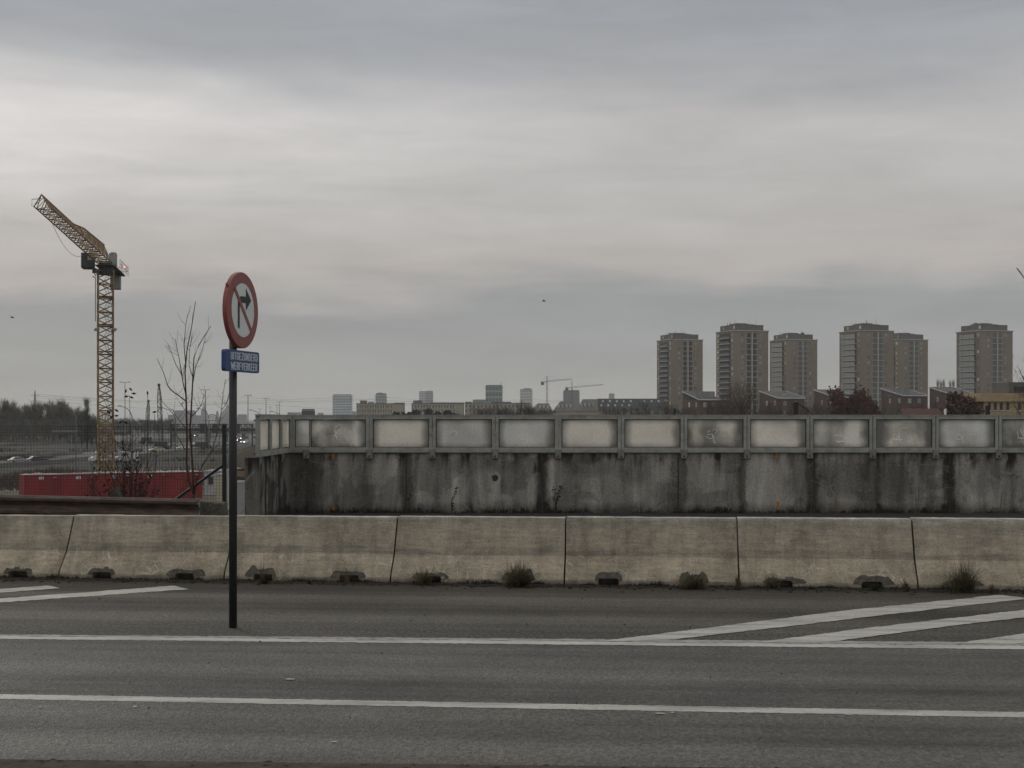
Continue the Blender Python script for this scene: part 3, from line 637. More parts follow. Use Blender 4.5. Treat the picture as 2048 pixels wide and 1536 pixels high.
for k in range(1300):
    u = random.uniform(590, 2120); cl_ = math.sin(u*.045)+math.sin(u*.0173+2)+math.sin(u*.11)*.5
    if cl_ < random.uniform(-1.6, 1.6): continue
    h = random.uniform(.015, .05)*(1+max(0, cl_)*.9); x_ = X(u, WY); p = Vector((x_, WY-random.uniform(.03, .14), 0)); a = random.uniform(-1, 1)
    wm.sheet([p, p+Vector((.02, 0, 0)), p+Vector((.01+a*.06, -.02, h)), p+Vector((a*.05, -.01, h*.9))])
tag(wm.build('ground_weeds', M['moss']), 'low dark weeds and moss along the foot of the stained wall', 'weeds', kind='stuff')
for k, (u, h) in enumerate(((1620, .75), (1668, .82), (1672, .8), (1747, .8), (1832, .92), (1836, .9), (1865, .75), (1998, .78), (2022, .82))):
    y_ = 20.+.3*k; t = MB(); t.tube([(0, 0, 0), (.01, 0, h*.5), (random.uniform(-.03, .05), 0, h*.98)], [.006, .005, .003], 4)
    tag(t.build('dry_stalk', M['dry_stalk'], loc=(X(u, y_), y_, 0)), 'thin reddish dry stalk rising behind the concrete barrier at the right', 'weed', 'dry stalks behind the barrier')

# ------------------------------------------------------------------ traffic sign
SP = G(466, 1255); ph = R(76.6)
sign = thing('traffic_sign', 'round no right turn sign above a blue text plate on a dark roadside post', 'traffic sign', SP, ph)
b_ = MB(); b_.tube([(0, 0, -.2), (0, 0, Z(556, SP.y))], .0365, 24); b_.build('post', M['post_paint'], sign, True)
zc = Z(621, SP.y); ox = .0
def arc(r_, n_=64, a0=0, a1=2*math.pi): return [(r_*math.cos(a0+(a1-a0)*k/n_), r_*math.sin(a0+(a1-a0)*k/n_)) for k in range(n_+(0 if a1-a0 > 6.28 else 1))]
yF = -.098; dep = .041; rS = .35
b_ = MB(); out = arc(rS)
k = len(out); vs = [(a, yF+dep, c) for a, c in out]+[(a, yF+.006, c) for a, c in out]+[(a*.983, yF, c*.983) for a, c in out]
fs = [(i, (i+1) % k, k+(i+1) % k, k+i) for i in range(k)]+[(k+i, k+(i+1) % k, 2*k+(i+1) % k, 2*k+i) for i in range(k)]+[tuple(2*k+i for i in range(k)), tuple(range(k))[::-1]]
b_.add(vs, fs); disc = b_.build('disc', M['sign_red'], sign, loc=(ox, 0, zc))
b_ = MB(); b_.prism([(a, yF-.0025, c) for a, c in arc(.247)], (0, .004, 0)); b_.build('face', M['sign_white'], disc)
# arrow: stem up, bend right, head
ar = [(-.118, -.175), (-.098, -.158), (-.078, -.175), (-.078, .03), (-.066, .056), (-.04, .068), (.06, .068), (.06, .002), (.178, .103), (.06, .205), (.06, .128), (-.045, .128), (-.09, .112), (-.112, .075), (-.118, .03)]
b_ = MB(); b_.prism([(a, yF-.0045, c) for a, c in ar], (0, .003, 0)); b_.build('arrow', M['sign_black'], disc)
b_ = MB(); q = .7071; hw = .0215; L_ = .262
b_.prism([(-q*L_-q*hw, yF-.0065, q*L_-q*hw), (q*L_-q*hw, yF-.0065, -q*L_-q*hw), (q*L_+q*hw, yF-.0065, -q*L_+q*hw), (-q*L_+q*hw, yF-.0065, q*L_+q*hw)], (0, .003, 0)); b_.build('slash', M['sign_red'], disc)
b_ = MB(); b_.box(-.31, -.285, yF+.008, yF+.03, .20, .222); b_.build('clip', M['sign_red'], disc)
zp = Z(723, SP.y)
def rrect(w_, h_, r_, n_=6):
    pts = []
    for cx_, cy_, a in ((w_-r_, h_-r_, 0), (-w_+r_, h_-r_, 90), (-w_+r_, -h_+r_, 180), (w_-r_, -h_+r_, 270)):
        pts += [(cx_+r_*math.cos(R(a+90*k/n_)), cy_+r_*math.sin(R(a+90*k/n_))) for k in range(n_+1)]
    return pts
b_ = MB(); b_.prism([(a, yF, c) for a, c in rrect(.375, .0985, .028)], (0, dep, 0)); plate = bevel(b_.build('plate', M['sign_blue'], sign, loc=(ox, 0, zp)), .003)
GL = {'U': [[(0, 1), (0, .2), (.15, .04), (.5, 0), (.85, .04), (1, .2), (1, 1)]], 'I': [[(.5, 0), (.5, 1)]], 'T': [[(0, 1), (1, 1)], [(.5, 0), (.5, 1)]],
 'G': [[(1, .8), (.85, .95), (.5, 1), (.15, .95), (0, .8), (0, .2), (.15, .05), (.5, 0), (.85, .05), (1, .2), (1, .48), (.55, .48)]], 'E': [[(1, 1), (0, 1), (0, 0), (1, 0)], [(0, .52), (.85, .52)]],
 'Z': [[(0, 1), (1, 1), (0, 0), (1, 0)]], 'O': [[(.5, 1), (.15, .95), (0, .8), (0, .2), (.15, .05), (.5, 0), (.85, .05), (1, .2), (1, .8), (.85, .95), (.5, 1)]], 'N': [[(0, 0), (0, 1), (1, 0), (1, 1)]],
 'D': [[(0, 0), (0, 1), (.6, 1), (.9, .9), (1, .75), (1, .25), (.9, .1), (.6, 0), (0, 0)]], 'R': [[(0, 0), (0, 1), (.7, 1), (1, .88), (1, .62), (.7, .5), (0, .5)], [(.55, .5), (1, 0)]],
 'W': [[(-.1, 1), (.2, 0), (.5, .8), (.8, 0), (1.1, 1)]], 'F': [[(0, 0), (0, 1), (1, 1)], [(0, .52), (.85, .52)]], 'V': [[(0, 1), (.5, 0), (1, 1)]], 'K': [[(0, 0), (0, 1)], [(1, 1), (0, .42)], [(.3, .58), (1, 0)]]}
def lettering(body, x0, x1, z0, h):
    b_ = MB(); wts = [{'I': .45, 'W': 1.35}.get(c, 1.) for c in body]; adv = (x1-x0)/sum(wts); px = x0; hw_ = .0043
    for c, wt in zip(body, wts):
        cw = adv*wt; lw_ = cw-adv*.42; 
        for pl in GL[c]:
            pts = [(px+adv*.21+a*lw_, z0+e_*h) for a, e_ in pl]
            for (xa, za_), (xb, zb2) in zip(pts, pts[1:]):
                dx, dz = xb-xa, zb2-za_; l = math.hypot(dx, dz); dx /= l; dz /= l; ex_ = hw_*.7
                wx = hw_*1.25 if abs(dz) > .6 else hw_
                b_.prism([(xa-dx*ex_-dz*wx, 0, za_-dz*ex_+dx*wx), (xb+dx*ex_-dz*wx, 0, zb2+dz*ex_+dx*wx), (xb+dx*ex_+dz*wx, 0, zb2+dz*ex_-dx*wx), (xa-dx*ex_+dz*wx, 0, za_-dz*ex_-dx*wx)], (0, .003, 0))
        px += cw
    return b_
lettering('UITGEZONDERD', -.27, .335, .012, .062).build('lettering', M['sign_lettering'], plate, loc=(0, yF-.0025, 0))
lettering('WERFVERKEER', -.262, .325, -.078, .062).build('lettering', M['sign_lettering'], plate, loc=(0, yF-.0025, 0))
for zz_ in (zc+.17, zc-.17, zp+.04, zp-.04):
    b_ = MB(); b_.tube([(0, 0, zz_-.013), (0, 0, zz_+.013)], .042, 16); b_.box(-.02, .02, -.058, -.038, zz_-.013, zz_+.013); b_.build('clamp', M['galvanised'], sign)

# ------------------------------------------------------------------ guard rail, mesh fence
gA, gB = G(-150, 990-3.4, .75), G(400, 999, .75)
ga = math.atan2(gB.y-gA.y, gB.x-gA.x); gl_ = (gB-gA).length
rail = thing('guard_rail', 'rusty corrugated steel guard rail with mossy lower edge behind the concrete barrier', 'guard rail', (gA.x, gA.y, 0), ga)
def wprof(): 
    return [(.02, .75), (-.02, .745), (-.065, .715), (-.065, .685), (-.02, .645), (.0, .60), (-.02, .555), (-.065, .52), (-.065, .49), (-.02, .455), (.02, .445)]
b_ = MB(); pr = wprof(); segs = 10; n_ = len(pr)
for s_ in range(segs+1):
    for (py, pz) in pr: b_.v.append((gl_*s_/segs, py, pz+random.uniform(-.004, .004)))
for s_ in range(segs):
    for j in range(n_-1): b_.f.append((s_*n_+j, (s_+1)*n_+j, (s_+1)*n_+j+1, s_*n_+j+1))
o = b_.build('beam', M['rusty_rail'], rail); sm_ = o.modifiers.new('thickness', 'SOLIDIFY'); sm_.thickness = .008
for xx in (.4, 2.4, gl_-.2):
    b_ = MB(); b_.box(xx-.04, xx+.04, .03, .13, -.1, .70); b_.build('post', M['mossy_rail'], rail)
b_ = MB(); b_.box(-.2, gl_+.35, .2, .42, -.05, .50); bevel(b_.build('rear_kerb', M['mossy_rail'], rail), .02)
# concrete stub at the end of the rail
e = G(427, 1010, .6); stub = MB(); stub.box(-.21, .21, -.02, .3, -.05, .705); stub.v = [(x_+(.08 if z_ > .3 and x_ > 0 else 0)*-1, y_, z_-(.03 if x_ > 0 and z_ > .3 else 0)) for x_, y_, z_ in stub.v]
tag(bevel(stub.build('concrete_stub', M['broken_concrete'], loc=(X(428, 21.1), 21.1, 0)), .03, 3), 'mossy weathered concrete stub at the right end of the rusty guard rail', 'concrete block')
pile = MB()
for k in range(90):
    pile.blob((random.uniform(-.5, .3), random.uniform(0, .6), random.uniform(0, .72)), random.uniform(.03, .09), 6, 4, (1.6, 1, .6), .35)
FY = 25.0
fence = thing('mesh_fence', 'dark green welded wire mesh fence with one stout post and a slanting brace', 'fence', (X(449, FY), FY, 0))
fl = X(449, FY)-X(-140, FY)
b_ = MB(); k = 0
xx = -.04
while xx > -fl: b_.box(xx-.0018, xx+.0018, -.0018, .0018, .02, 1.81); xx -= .0525
zz_ = .03
while zz_ < 1.8: b_.box(-fl, -.02, -.006, -.0022, zz_-.0018, zz_+.0018); zz_ += .055
b_.build('mesh_panel', M['wire_green'], fence)
b_ = MB(); b_.box(-.032, .032, -.03, .03, -.2, Z(851, FY)); b_.box(-.037, .037, -.035, .035, Z(851, FY), Z(851, FY)+.015); bevel(b_.build('post', M['fence_post_green'], fence), .004)
b_ = MB(); b_.tube([(-.03, .05, Z(930, FY)), (X(345, FY)-X(449, FY), .12, Z(1002, FY))], .026, 8); b_.build('brace', M['fence_post_green'], fence)
b_ = MB(); b_.box(-fl*.99-.03, -fl*.99+.03, -.03, .03, -.2, 1.83); b_.build('post', M['fence_post_green'], fence)

# ------------------------------------------------------------------ saplings and shrubs by the fence
def rnd_twigs(b_, pts, r0, cnt, ln, up=.6, Yw=.2):
    for k in range(cnt):
        i0 = random.randrange(1, len(pts)-1) if len(pts) > 2 else 0; p = Vector(pts[i0]).lerp(Vector(pts[min(i0+1, len(pts)-1)]), random.random())
        d_ = Vector((random.uniform(-1, 1), random.uniform(-Yw, Yw), random.uniform(up*.3, 1.2))).normalized()*ln*random.uniform(.4, 1)
        q = [p, p+d_*.5+Vector((0, 0, -.01)), p+d_+Vector((0, 0, ln*.12))]
        b_.tube(q, [r0, r0*.8, r0*.5], 4)
        b_.blob(q[-1], r0*1.3, 5, 3, (1, 1, 1.8))
SY = 24.0
sap = thing('sapling', 'tall bare young tree with reddish upright twigs left of the sign post', 'tree', (X(388, SY), SY, 0))
stems = [([(390, 1075), (388, 1030), (388, 990), (378, 962), (373, 925), (374, 880), (373, 822), (372, 790), (370, 745), (374, 700), (383, 655), (391, 603)], 9),
 ([(388, 990), (386, 950), (383, 900), (380, 860), (382, 830), (384, 790), (386, 750), (388, 715), (398, 690), (410, 670), (422, 652)], 7),
 ([(373, 803), (360, 793), (343, 781), (335, 770), (327, 745), (319, 728), (314, 717)], 4), ([(372, 790), (366, 765), (364, 750), (352, 730), (343, 706), (336, 690)], 3.6),
 ([(364, 750), (358, 715), (350, 678)], 3), ([(372, 735), (368, 690), (371, 655), (375, 630)], 3), ([(385, 770), (391, 735), (404, 702), (411, 676)], 3),
 ([(380, 836), (396, 820), (404, 806), (409, 790)], 3), ([(384, 832), (370, 820), (360, 806)], 2.6), ([(392, 960), (405, 930), (424, 900), (436, 862), (443, 820), (446, 790), (451, 758)], 4),
 ([(388, 985), (398, 945), (420, 905), (441, 886)], 3.4), ([(370, 900), (360, 880), (347, 862), (341, 848)], 3), ([(375, 860), (362, 845), (352, 832), (345, 818)], 2.6),
 ([(378, 962), (360, 958), (340, 955), (322, 950)], 2.6), ([(388, 1000), (370, 985), (355, 975)], 3.), ([(386, 756), (378, 730), (379, 700), (384, 670)], 2.6), ([(443, 820), (450, 812), (455, 803)], 2)]
b_ = MB(); tw = MB()
for i, (pp, wd) in enumerate(stems):
    pts = [P(u, v, SY+.12*math.sin(i*2.1+j*.5))-Vector((X(388, SY), SY, 0)) for j, (u, v) in enumerate(pp)]
    k = len(pts); rr = [max(.0045, .72*wd/2/F*SY*(1-.8*j/(k-1))) for j in range(k)]
    (b_ if i < 2 else tw).tube(pts, rr, 6)
    rnd_twigs(tw, pts, .003, 5 if i > 1 else 8, .3)
b_.build('trunk', M['bark_sapling'], sap, True); tw.build('twigs', M['bark_sapling'], sap, True)
def shrub(u, v, Y, w_, h_, nst, label, leaves, name='bare_shrub', thick=.012, mat='bark'):
    base = P(u, v, Y); base.z = -.02 if Y < 26 else base.z
    t = thing(name, label, 'shrub', base); b_ = MB(); lf = MB(); H0 = h_
    for s_ in range(nst):
        a = random.uniform(-1, 1); hh = h_*random.uniform(.45, 1.)*(1-.25*abs(a)); pts = []
        x1 = a*w_*.5
        for j in range(7):
            f_ = j/6; pts.append(Vector((x1*f_**.7+random.gauss(0, .02)*f_*3, random.gauss(0, .03)*f_+.1*math.sin(s_), hh*f_)))
        b_.tube(pts, [thick*(1-.7*j/6) for j in range(7)], 4)
        rnd_twigs(b_, pts, thick*.35, 7, hh*.22, .7)
        for j in range(leaves):
            p = pts[random.randrange(2, 7)]+Vector((random.gauss(0, .08), 0, random.gauss(0, .05))); a_ = random.uniform(0, 6.28); l = random.uniform(.02, .045)
            d1 = Vector((math.cos(a_), 0, math.sin(a_)))*l; d2 = Vector((-d1.z, .3*l, d1.x))*.5
            lf.sheet([p-d1, p+d2, p+d1, p-d2])
    b_.build('stems', M[mat], t)
    if leaves: lf.build('leaves', M['dead_leaf'], t)
    return t, base
shrub(254, 1010, 24.5, 1.15, 1.85, 26, 'bare many-stemmed shrub with a few withered leaves right of the crane mast', 3)
shrub(212, 1010, 24.6, .8, 1.35, 16, 'lower bare shrub in front of the foot of the crane mast', 2)
shrub(300, 1010, 24.2, .6, .95, 10, 'small bare bush between the many-stemmed shrub and the sapling', 2)
# tall stalks that end in dark withered leaves or seed heads
for i, (u0, u1, v1, kind_, lab) in enumerate(((258, 259, 787, 5, 'tall thin stalk topped by five dark curled leaves right of the crane mast'), (287, 295, 786, 1, 'tall slender stalk with one dark leaf at its tip'),
        (305, 309, 824, 1, 'short stalk ending in a round dark seed head'), (236, 226, 826, 4, 'stalk with a few dark leaves overlapping the crane mast'), (240, 247, 838, 2, 'stalk with two small dark leaves under the street lamp'), (66, 58, 1010, 0, ''))):
    if not lab: continue
    Y = 24.4; bs = P(u0, 1010, Y); bs.z = 0; tp = P(u1, v1, Y)-bs
    t = thing('plant_stalk', lab, 'plant stalk', bs); b_ = MB(); b_.tube([(0, 0, 0), tp*.5+Vector((.03, 0, 0)), tp+Vector((0, 0, -.03))], [.008, .006, .004], 5); b_.build('stem', M['bark'], t)
    for k in range(kind_):
        a = k*1.3+i; c = tp+(Vector((.075*math.cos(a), 0, .075*math.sin(a))) if kind_ > 1 else Vector((0, 0, 0)))
        d_ = Vector((math.cos(a*1.7), .2, math.sin(a*1.7)*.6)).normalized()*.048; e_ = Vector((-d_.z, .25*.04, d_.x))*.42
        q = MB(); q.add([c-d_, c+e_, c+d_, c-e_, c+Vector((0, -.015, 0)), c+Vector((0, .015, 0))], [(0, 1, 4), (1, 2, 4), (2, 3, 4), (3, 0, 4), (1, 0, 5), (2, 1, 5), (3, 2, 5), (0, 3, 5)]); q.build('dry_leaf', M['dead_leaf'], t)
bm_ = MB()
for k in range(700):
    x_ = random.uniform(X(-80, 23), X(430, 23)); y_ = random.uniform(22.6, 24.8); h = random.uniform(.15, .62)*(.6+.4*math.sin(x_*3.1)**2)
    l_ = random.uniform(-.2, .2); bm_.tube([(x_, y_, 0), (x_+l_*.4, y_, h*.6), (x_+l_, y_, h)], [.006, .004, .002], 3)
tag(bm_.build('undergrowth', M['twigs_brown']), 'tangled dead stems and brambles between the guard rail and the mesh fence', 'undergrowth', kind='stuff')
sp = MB(); a0 = X(224, 24); 
tag(MB().prism([(-.14, 0, 0), (.14, 0, 0), (.10, 0, .62), (.03, 0, .80), (-.09, 0, .66)], (0, .25, 0)).build('stone_stub', M['mossy_rail'], loc=(X(226, 23.4), 23.4, 0)), 'lichen covered pointed stone below the crane mast, just behind the guard rail', 'stone')

# ------------------------------------------------------------------ tower crane
def lattice(b_, A, B, w0, w1, h0, h1, nseg, side, up, r_=.06, tri=True):
    A, B = Vector(A), Vector(B); pts = []
    for i in range(nseg+1):
        f_ = i/nseg; c = A.lerp(B, f_); w_ = w0+(w1-w0)*f_; h_ = h0+(h1-h0)*f_
        pts.append((c-side*w_/2, c+side*w_/2, c+up*h_))
    for i in range(nseg):
        for j in range(3): b_.tube([pts[i][j], pts[i+1][j]], r_, 4)
        a, c = pts[i], pts[i+1]; mid_ = (a[2]+c[2])/2
        b_.tube([a[0], c[2] if i % 2 else mid_], r_*.6, 3); b_.tube([a[1], c[2] if i % 2 else mid_], r_*.6, 3)
        b_.tube([c[0], a[2] if i % 2 else mid_], r_*.6, 3); b_.tube([c[1], a[2] if i % 2 else mid_], r_*.6, 3)
        b_.tube([a[0], a[1]], r_*.6, 3); b_.tube([a[0], c[1]] if i % 2 else [a[1], c[0]], r_*.6, 3)
    return pts
CY = 170.; CX = X(211, CY)
crane = thing('tower_crane', 'yellow flat-top tower crane with its jib reaching up to the left behind the red containers', 'tower crane', (CX, CY, GZ))
topz = Z(541, CY)-GZ; s = 1.72; rot = R(19.7)
mast = MB(); plats = []
def leg(ix, iy): 
    a, c = ix*s/2, iy*s/2; return a*math.cos(rot)-c*math.sin(rot), a*math.sin(rot)+c*math.cos(rot)
cor = [leg(-1, -1), leg(1, -1), leg(1, 1), leg(-1, 1)]
for (a, c) in cor: mast.tube([(a, c, 0), (a, c, topz)], .085, 6)
nb = 16; bay = topz/nb
for i in range(nb):
    z0, z1 = i*bay, (i+1)*bay
    for j in range(4):
        a, c = cor[j], cor[(j+1) % 4]
        mast.tube([(*a, z0), (*c, z0)], .06, 4); mast.tube([(*a, z0), (*c, (z0+z1)/2)], .065, 4); mast.tube([(*c, (z0+z1)/2), (*a, z1)], .065, 4)
mast.build('mast', M['crane_yellow'], crane)
ld = MB()
for i in range(nb):
    z0 = i*bay; sgn = 1 if i % 2 else -1
    ld.tube([(-.35*sgn, 0, z0), (.35*sgn, .1, z0+bay)], .03, 3); ld.tube([(-.35*sgn+.35, 0, z0), (.35*sgn+.35, .1, z0+bay)], .03, 3)
    for k in range(6): ld.tube([(-.35*sgn+.7*sgn*k/6, 0, z0+bay*k/6), (-.35*sgn+.7*sgn*k/6+.35, 0, z0+bay*k/6)], .02, 3)
ld.build('ladder', M['crane_grey'], crane)
for v in (594, 650, 704, 760, 816):
    z_ = Z(v, CY)-GZ; q = MB(); q.prism([(cor[j][0]*.96, cor[j][1]*.96, z_) for j in range(4)], (0, 0, .09)); q.build('platform', M['crane_yellow'], crane)
z_ = Z(658, CY)-GZ; q = MB()
for a, c in cor: q.box(a*1.15-.22, a*1.15+.22, c*1.15-.2, c*1.15+.2, z_-.2, z_+.05)
q.build('collar', M['crane_grey'], crane)
q = MB(); zt = Z(822, CY)-GZ                                     # boarded stair shaft in the lowest part
for j in range(4):
    a, c = cor[j], cor[(j+1) % 4]
    for k in range(7):
        f0, f1 = .1+k*.12, .128+k*.12; q.prism([(a[0]*.85+(c[0]-a[0])*.85*f0, a[1]*.85+(c[1]-a[1])*.85*f0, .0), (a[0]*.85+(c[0]-a[0])*.85*f1, a[1]*.85+(c[1]-a[1])*.85*f1, 0),
            (a[0]*.85+(c[0]-a[0])*.85*f1, a[1]*.85+(c[1]-a[1])*.85*f1, zt), (a[0]*.85+(c[0]-a[0])*.85*f0, a[1]*.85+(c[1]-a[1])*.85*f0, zt)], (.02, .02, 0))
q.build('stair_shaft', M['crane_yellow'], crane)
dj = Vector((X(83, 124)-CX, 124-CY, 0)); jl_ = dj.length; dj.normalize(); sd_ = Vector((0, 0, 1)).cross(dj).normalized(); up = Vector((0, 0, 1))
zb = Z(528, CY)-GZ
root = Vector((0, 0, zb))+dj*1.2
j1 = root+dj*(jl_*.38); j2 = root+dj*(jl_*.55); tip = root+dj*(jl_-1.2)
jib = MB(); lattice(jib, root, j1, 1.7, 1.6, 2.15, 1.75, 9, sd_, up, .085); lattice(jib, j1, j2, 1.6, 1.5, 1.75, 1.15, 4, sd_, up, .08); lattice(jib, j2, tip, 1.5, 1.3, 1.15, 1.05, 12, sd_, up, .07)
for e_ in (-.62, .62): jib.tube([tip+sd_*e_, tip+up*1.05], .05, 4)
jib.tube([tip-sd_*.8, tip-sd_*.8+up*.6, tip+up*.7], .03, 4)
jib.build('jib', M['crane_yellow'], crane)
cj = MB(); lattice(cj, Vector((0, 0, zb))-dj*.5, Vector((0, 0, zb))-dj*12, 1.7, 1.7, .5, .5, 6, sd_, up, .10); cj.build('counter_jib', M['crane_grey'], crane)
fm = Matrix(((sd_.x, dj.x, 0, 0), (sd_.y, dj.y, 0, 0), (0, 0, 1, zb), (0, 0, 0, 1)))
def crane_box(nm, mat, a0_, a1_, b0_, b1_, c0_, c1_, par=crane, bv=.05):
    q = MB(); q.box(a0_, a1_, b0_, b1_, c0_, c1_); q.v = [tuple(fm @ Vector(v_)) for v_ in q.v]
    if fm.determinant() < 0: q.f = [f_[::-1] for f_ in q.f]
    return bevel(q.build(nm, M[mat], par), bv)
ring_ = MB(); ring_.tube([(0, 0, topz-.5), (0, 0, topz+.1)], 1.05, 14); ring_.tube([(0, 0, topz+.1), (0, 0, zb+.2)], .8, 14); ring_.build('slewing_ring', M['crane_dark'], crane)
crane_box('machine_deck', 'crane_dark', -1.1, 1.1, -12, 1.2, -.3, -.2)
fr_ = Vector((0, 0, zb))
cab = crane_box('cab', 'crane_dark', 1., 2.35, .4, 2.5, -.75, 1.05) if (sd_.x > 0) == False else crane_box('cab', 'crane_dark', -2.5, -1.15, .4, 2.5, -.75, 1.05)
sg = -1 if sd_.x > 0 else 1
crane_box('cab_window', 'cab_glass', min(sg*1.1, sg*1.75), max(sg*1.1, sg*1.75), 2.48, 2.53, .15, .9, cab, .01)
crane_box('electric_cabinet', 'crane_grey', .1, .75, -5.2, -4.2, .3, 1.9)
crane_box('winch_cabinet', 'crane_grey', -.5, .35, -9.4, -7.9, .3, 2.2)
crane_box('counterweight', 'crane_grey', -.55, .65, -11.2, -9.6, -2.1, -.4)
ra = MB()
for sd2 in (-1.25, 1.35):
    for k in range(7): ra.tube([fm @ Vector((sd2, -3-1.6*k, -.2)), fm @ Vector((sd2, -3-1.6*k, .9))], .03, 3)
    for zz_ in (.4, .9): ra.tube([fm @ Vector((sd2, -3, zz_)), fm @ Vector((sd2, -12.6, zz_))], .03, 3)
for k in range(4): ra.tube([fm @ Vector((-1.25+.87*k, -12.6, -.2)), fm @ Vector((-1.25+.87*k, -12.6, .9))], .03, 3)
for zz_ in (.4, .9): ra.tube([fm @ Vector((-1.25, -12.6, zz_)), fm @ Vector((1.35, -12.6, zz_))], .03, 3)
ra.build('railing', M['crane_grey'], crane)
q = MB(); q.blob(fm @ Vector((.9, -12.4, .95)), .14, 8, 5); q.build('beacon', M['beacon_red'], crane)
q = MB(); hk = Vector((X(189, CY-6)-CX, -6, 0)); q.tube([hk+up*(zb-.1), hk+up*(zb-1.2)], .03, 4); q.box(hk.x-.22, hk.x+.22, hk.y-.15, hk.y+.15, zb-1.7, zb-1.15)
q.tube([hk+up*(zb-1.7), hk+up*(zb-2.0)+Vector((.15, 0, 0)), hk+up*(zb-2.25), hk+up*(zb-2.05)+Vector((-.2, 0, 0))], .06, 5); q.build('hook', M['crane_dark'], crane)
q = MB(); q.tube([hk+up*(zb-2.2)+Vector((.12, 0, 0)), hk+up*(Z(650, CY)-GZ)+Vector((.12, 0, 0))], .055, 4); q.build('rope', M['crane_grey'], crane)
q = MB(); pa = P(105, 448, 133)-Vector((CX, CY, GZ)); pz = P(170, 508, 160)-Vector((CX, CY, GZ)); q.tube([pa.lerp(pz, f_)+Vector((0, 0, -4*f_*(1-f_)*1.3)) for f_ in [k/10 for k in range(11)]], .022, 4); q.build('slack_cable', M['cable'], crane)

# ------------------------------------------------------------------ red containers and site
DZ = 6.0; YL, YR = DZ*F/112, DZ*F/105; cz = EYE-DZ; cA = Vector((X(48, YL), YL, 0)); cB = Vector((X(405, YR), YR, 0)); cd = cB-cA; cl_ = cd.length/5; ca = math.atan2(cd.y, cd.x)
clab = ['leftmost dark red container of the row, behind the mesh fence', 'second dark red container from the left, left of the crane mast', 'middle dark red container, below the crane mast', 'fourth dark red container from the left, right of the bare shrub', 'rightmost dark red container, behind the sapling']
for i in range(5):
    p = cA+cd*(i/5); h = 3.0; t = thing('container', clab[i], 'container', (p.x, p.y, cz-h), ca, 'dark red containers in a row')
    b_ = MB(); nr = 26; pts = []                        # corrugated front
    for k in range(nr+1):
        f_ = .12+(cl_-.26)*k/nr; pts.append((f_, .0 if (k % 2) else .022))
    poly = [(.0, -.02, 0), (.12, -.02, 0)]+[(a, c, 0) for a, c in pts]+[(cl_-.12, -.02, 0), (cl_-.02, -.02, 0), (cl_-.02, 2.4, 0), (0, 2.4, 0)]
    b_.prism(poly, (0, 0, h-.16)); b_.box(0, cl_-.02, -.04, 2.42, h-.16, h-.02); body = b_.build('body', M['container_red'], t)
    b_ = MB(); b_.box(.05, cl_-.07, .02, 2.36, h-.02, h+.03); 
    for k in range(5): b_.blob((random.uniform(.3, cl_-.3), random.uniform(.3, 2), h+.03), random.uniform(.1, .3), 6, 4, (2.2, 1, .5), .2)
    b_.build('roof', M['container_roof'], t)
    if i < 4:
        lx = 1.55; q = MB(); q.box(lx, lx+.5, -.045, -.02, h-.55, h-.24); q.build('plate', M['plate_white'], t)
        for k, (e0, e1, f0, f1) in enumerate(((.08, .2, .05, .1), (.28, .42, .05, .17), (.1, .4, .2, .24))):
            q = MB(); q.box(lx+e0, lx+e1, -.05, -.046, h-.55+f0, h-.55+f1); q.build('mark', M['steel_dark'], t)
    q = MB(); q.box(cl_*.78, cl_*.78+.32, -.045, -.025, h-.36, h-.27); q.build('vent', M['container_roof'], t)
t = thing('site_cabin', 'white site cabin just right of the dark red containers', 'cabin', P(408, 942, 168)); t.location.z = GZ
q = MB(); q.box(0, 2.6, 0, 5, 0, Z(944, 168)-GZ); q.build('wall', M['cabin_white'], t); q = MB(); q.box(-.1, 2.7, -.1, 5.1, Z(944, 168)-GZ, Z(944, 168)-GZ+.15); q.build('roof', M['container_roof'], t)
q = MB(); q.box(.5, 1.1, -.04, .01, 1.3, 2.2); q.build('window', M['slab_window'], t)
for i, (u0, u1, v0, Y, mt, lab, nm, ct) in enumerate(((432, 445, 948, 150, 'car_paint_cream', 'low yellowish crate behind the fence post', 'site_crate', 'crate'), (455, 470, 938, 140, 'cabin_white', 'small white cabin between the sign post and the wall end', 'site_cabin', 'cabin'),
     (474, 490, 962, 120, 'car_paint_silver', 'grey tarpaulin covered pallet beside the wall end', 'covered_pallet', 'pallet'))):
    t = thing(nm, lab, ct, (X(u0, Y), Y, GZ)); wd = X(u1, Y)-X(u0, Y); hh = Z(v0, Y)-GZ
    q = MB(); q.box(0, wd, 0, 3, 0, hh-.15); bevel(q.build('body', M[mt], t), .08); q = MB(); q.box(-.05, wd+.05, -.05, 3.05, hh-.15, hh); q.build('lid', M['container_roof'], t)
for i, (v0, mt, lab) in enumerate(((940, 'steel_dark', 'dark steel beam, upper of the stacked beams by the wall end'), (944, 'galvanised', 'pale grey beam lying between two stacked beams'), (950, 'orange_paint', 'orange brown beam under the dark beams by the wall end'))):
    Y = 121+i; q = MB(); q.box(0, 1.3, 0, .3, 0, .13); q.box(0, 1.3, .1, .2, .0, .22+.1*(i == 2))
    tag(bevel(q.build('steel_beam', M[mt], loc=(X(468, Y), Y, Z(v0, Y)-.1)), .01), lab, 'beam', 'beams stacked by the wall end')
q = MB(); q.box(0, 1.6, 0, 1.2, 0, Z(953, 121)-GZ); tag(q.build('timber_trestle', M['crane_dark'], loc=(X(466, 121), 121, GZ)), 'dark trestle carrying the stacked beams by the wall end', 'trestle')
def ground_poly(name, pts, mat, dz=.02, kind='structure'):
    q = MB(); q.sheet([G(u, v, GZ, dz) for u, v in pts]); o = q.build(name, M[mat]); o['kind'] = kind; return o
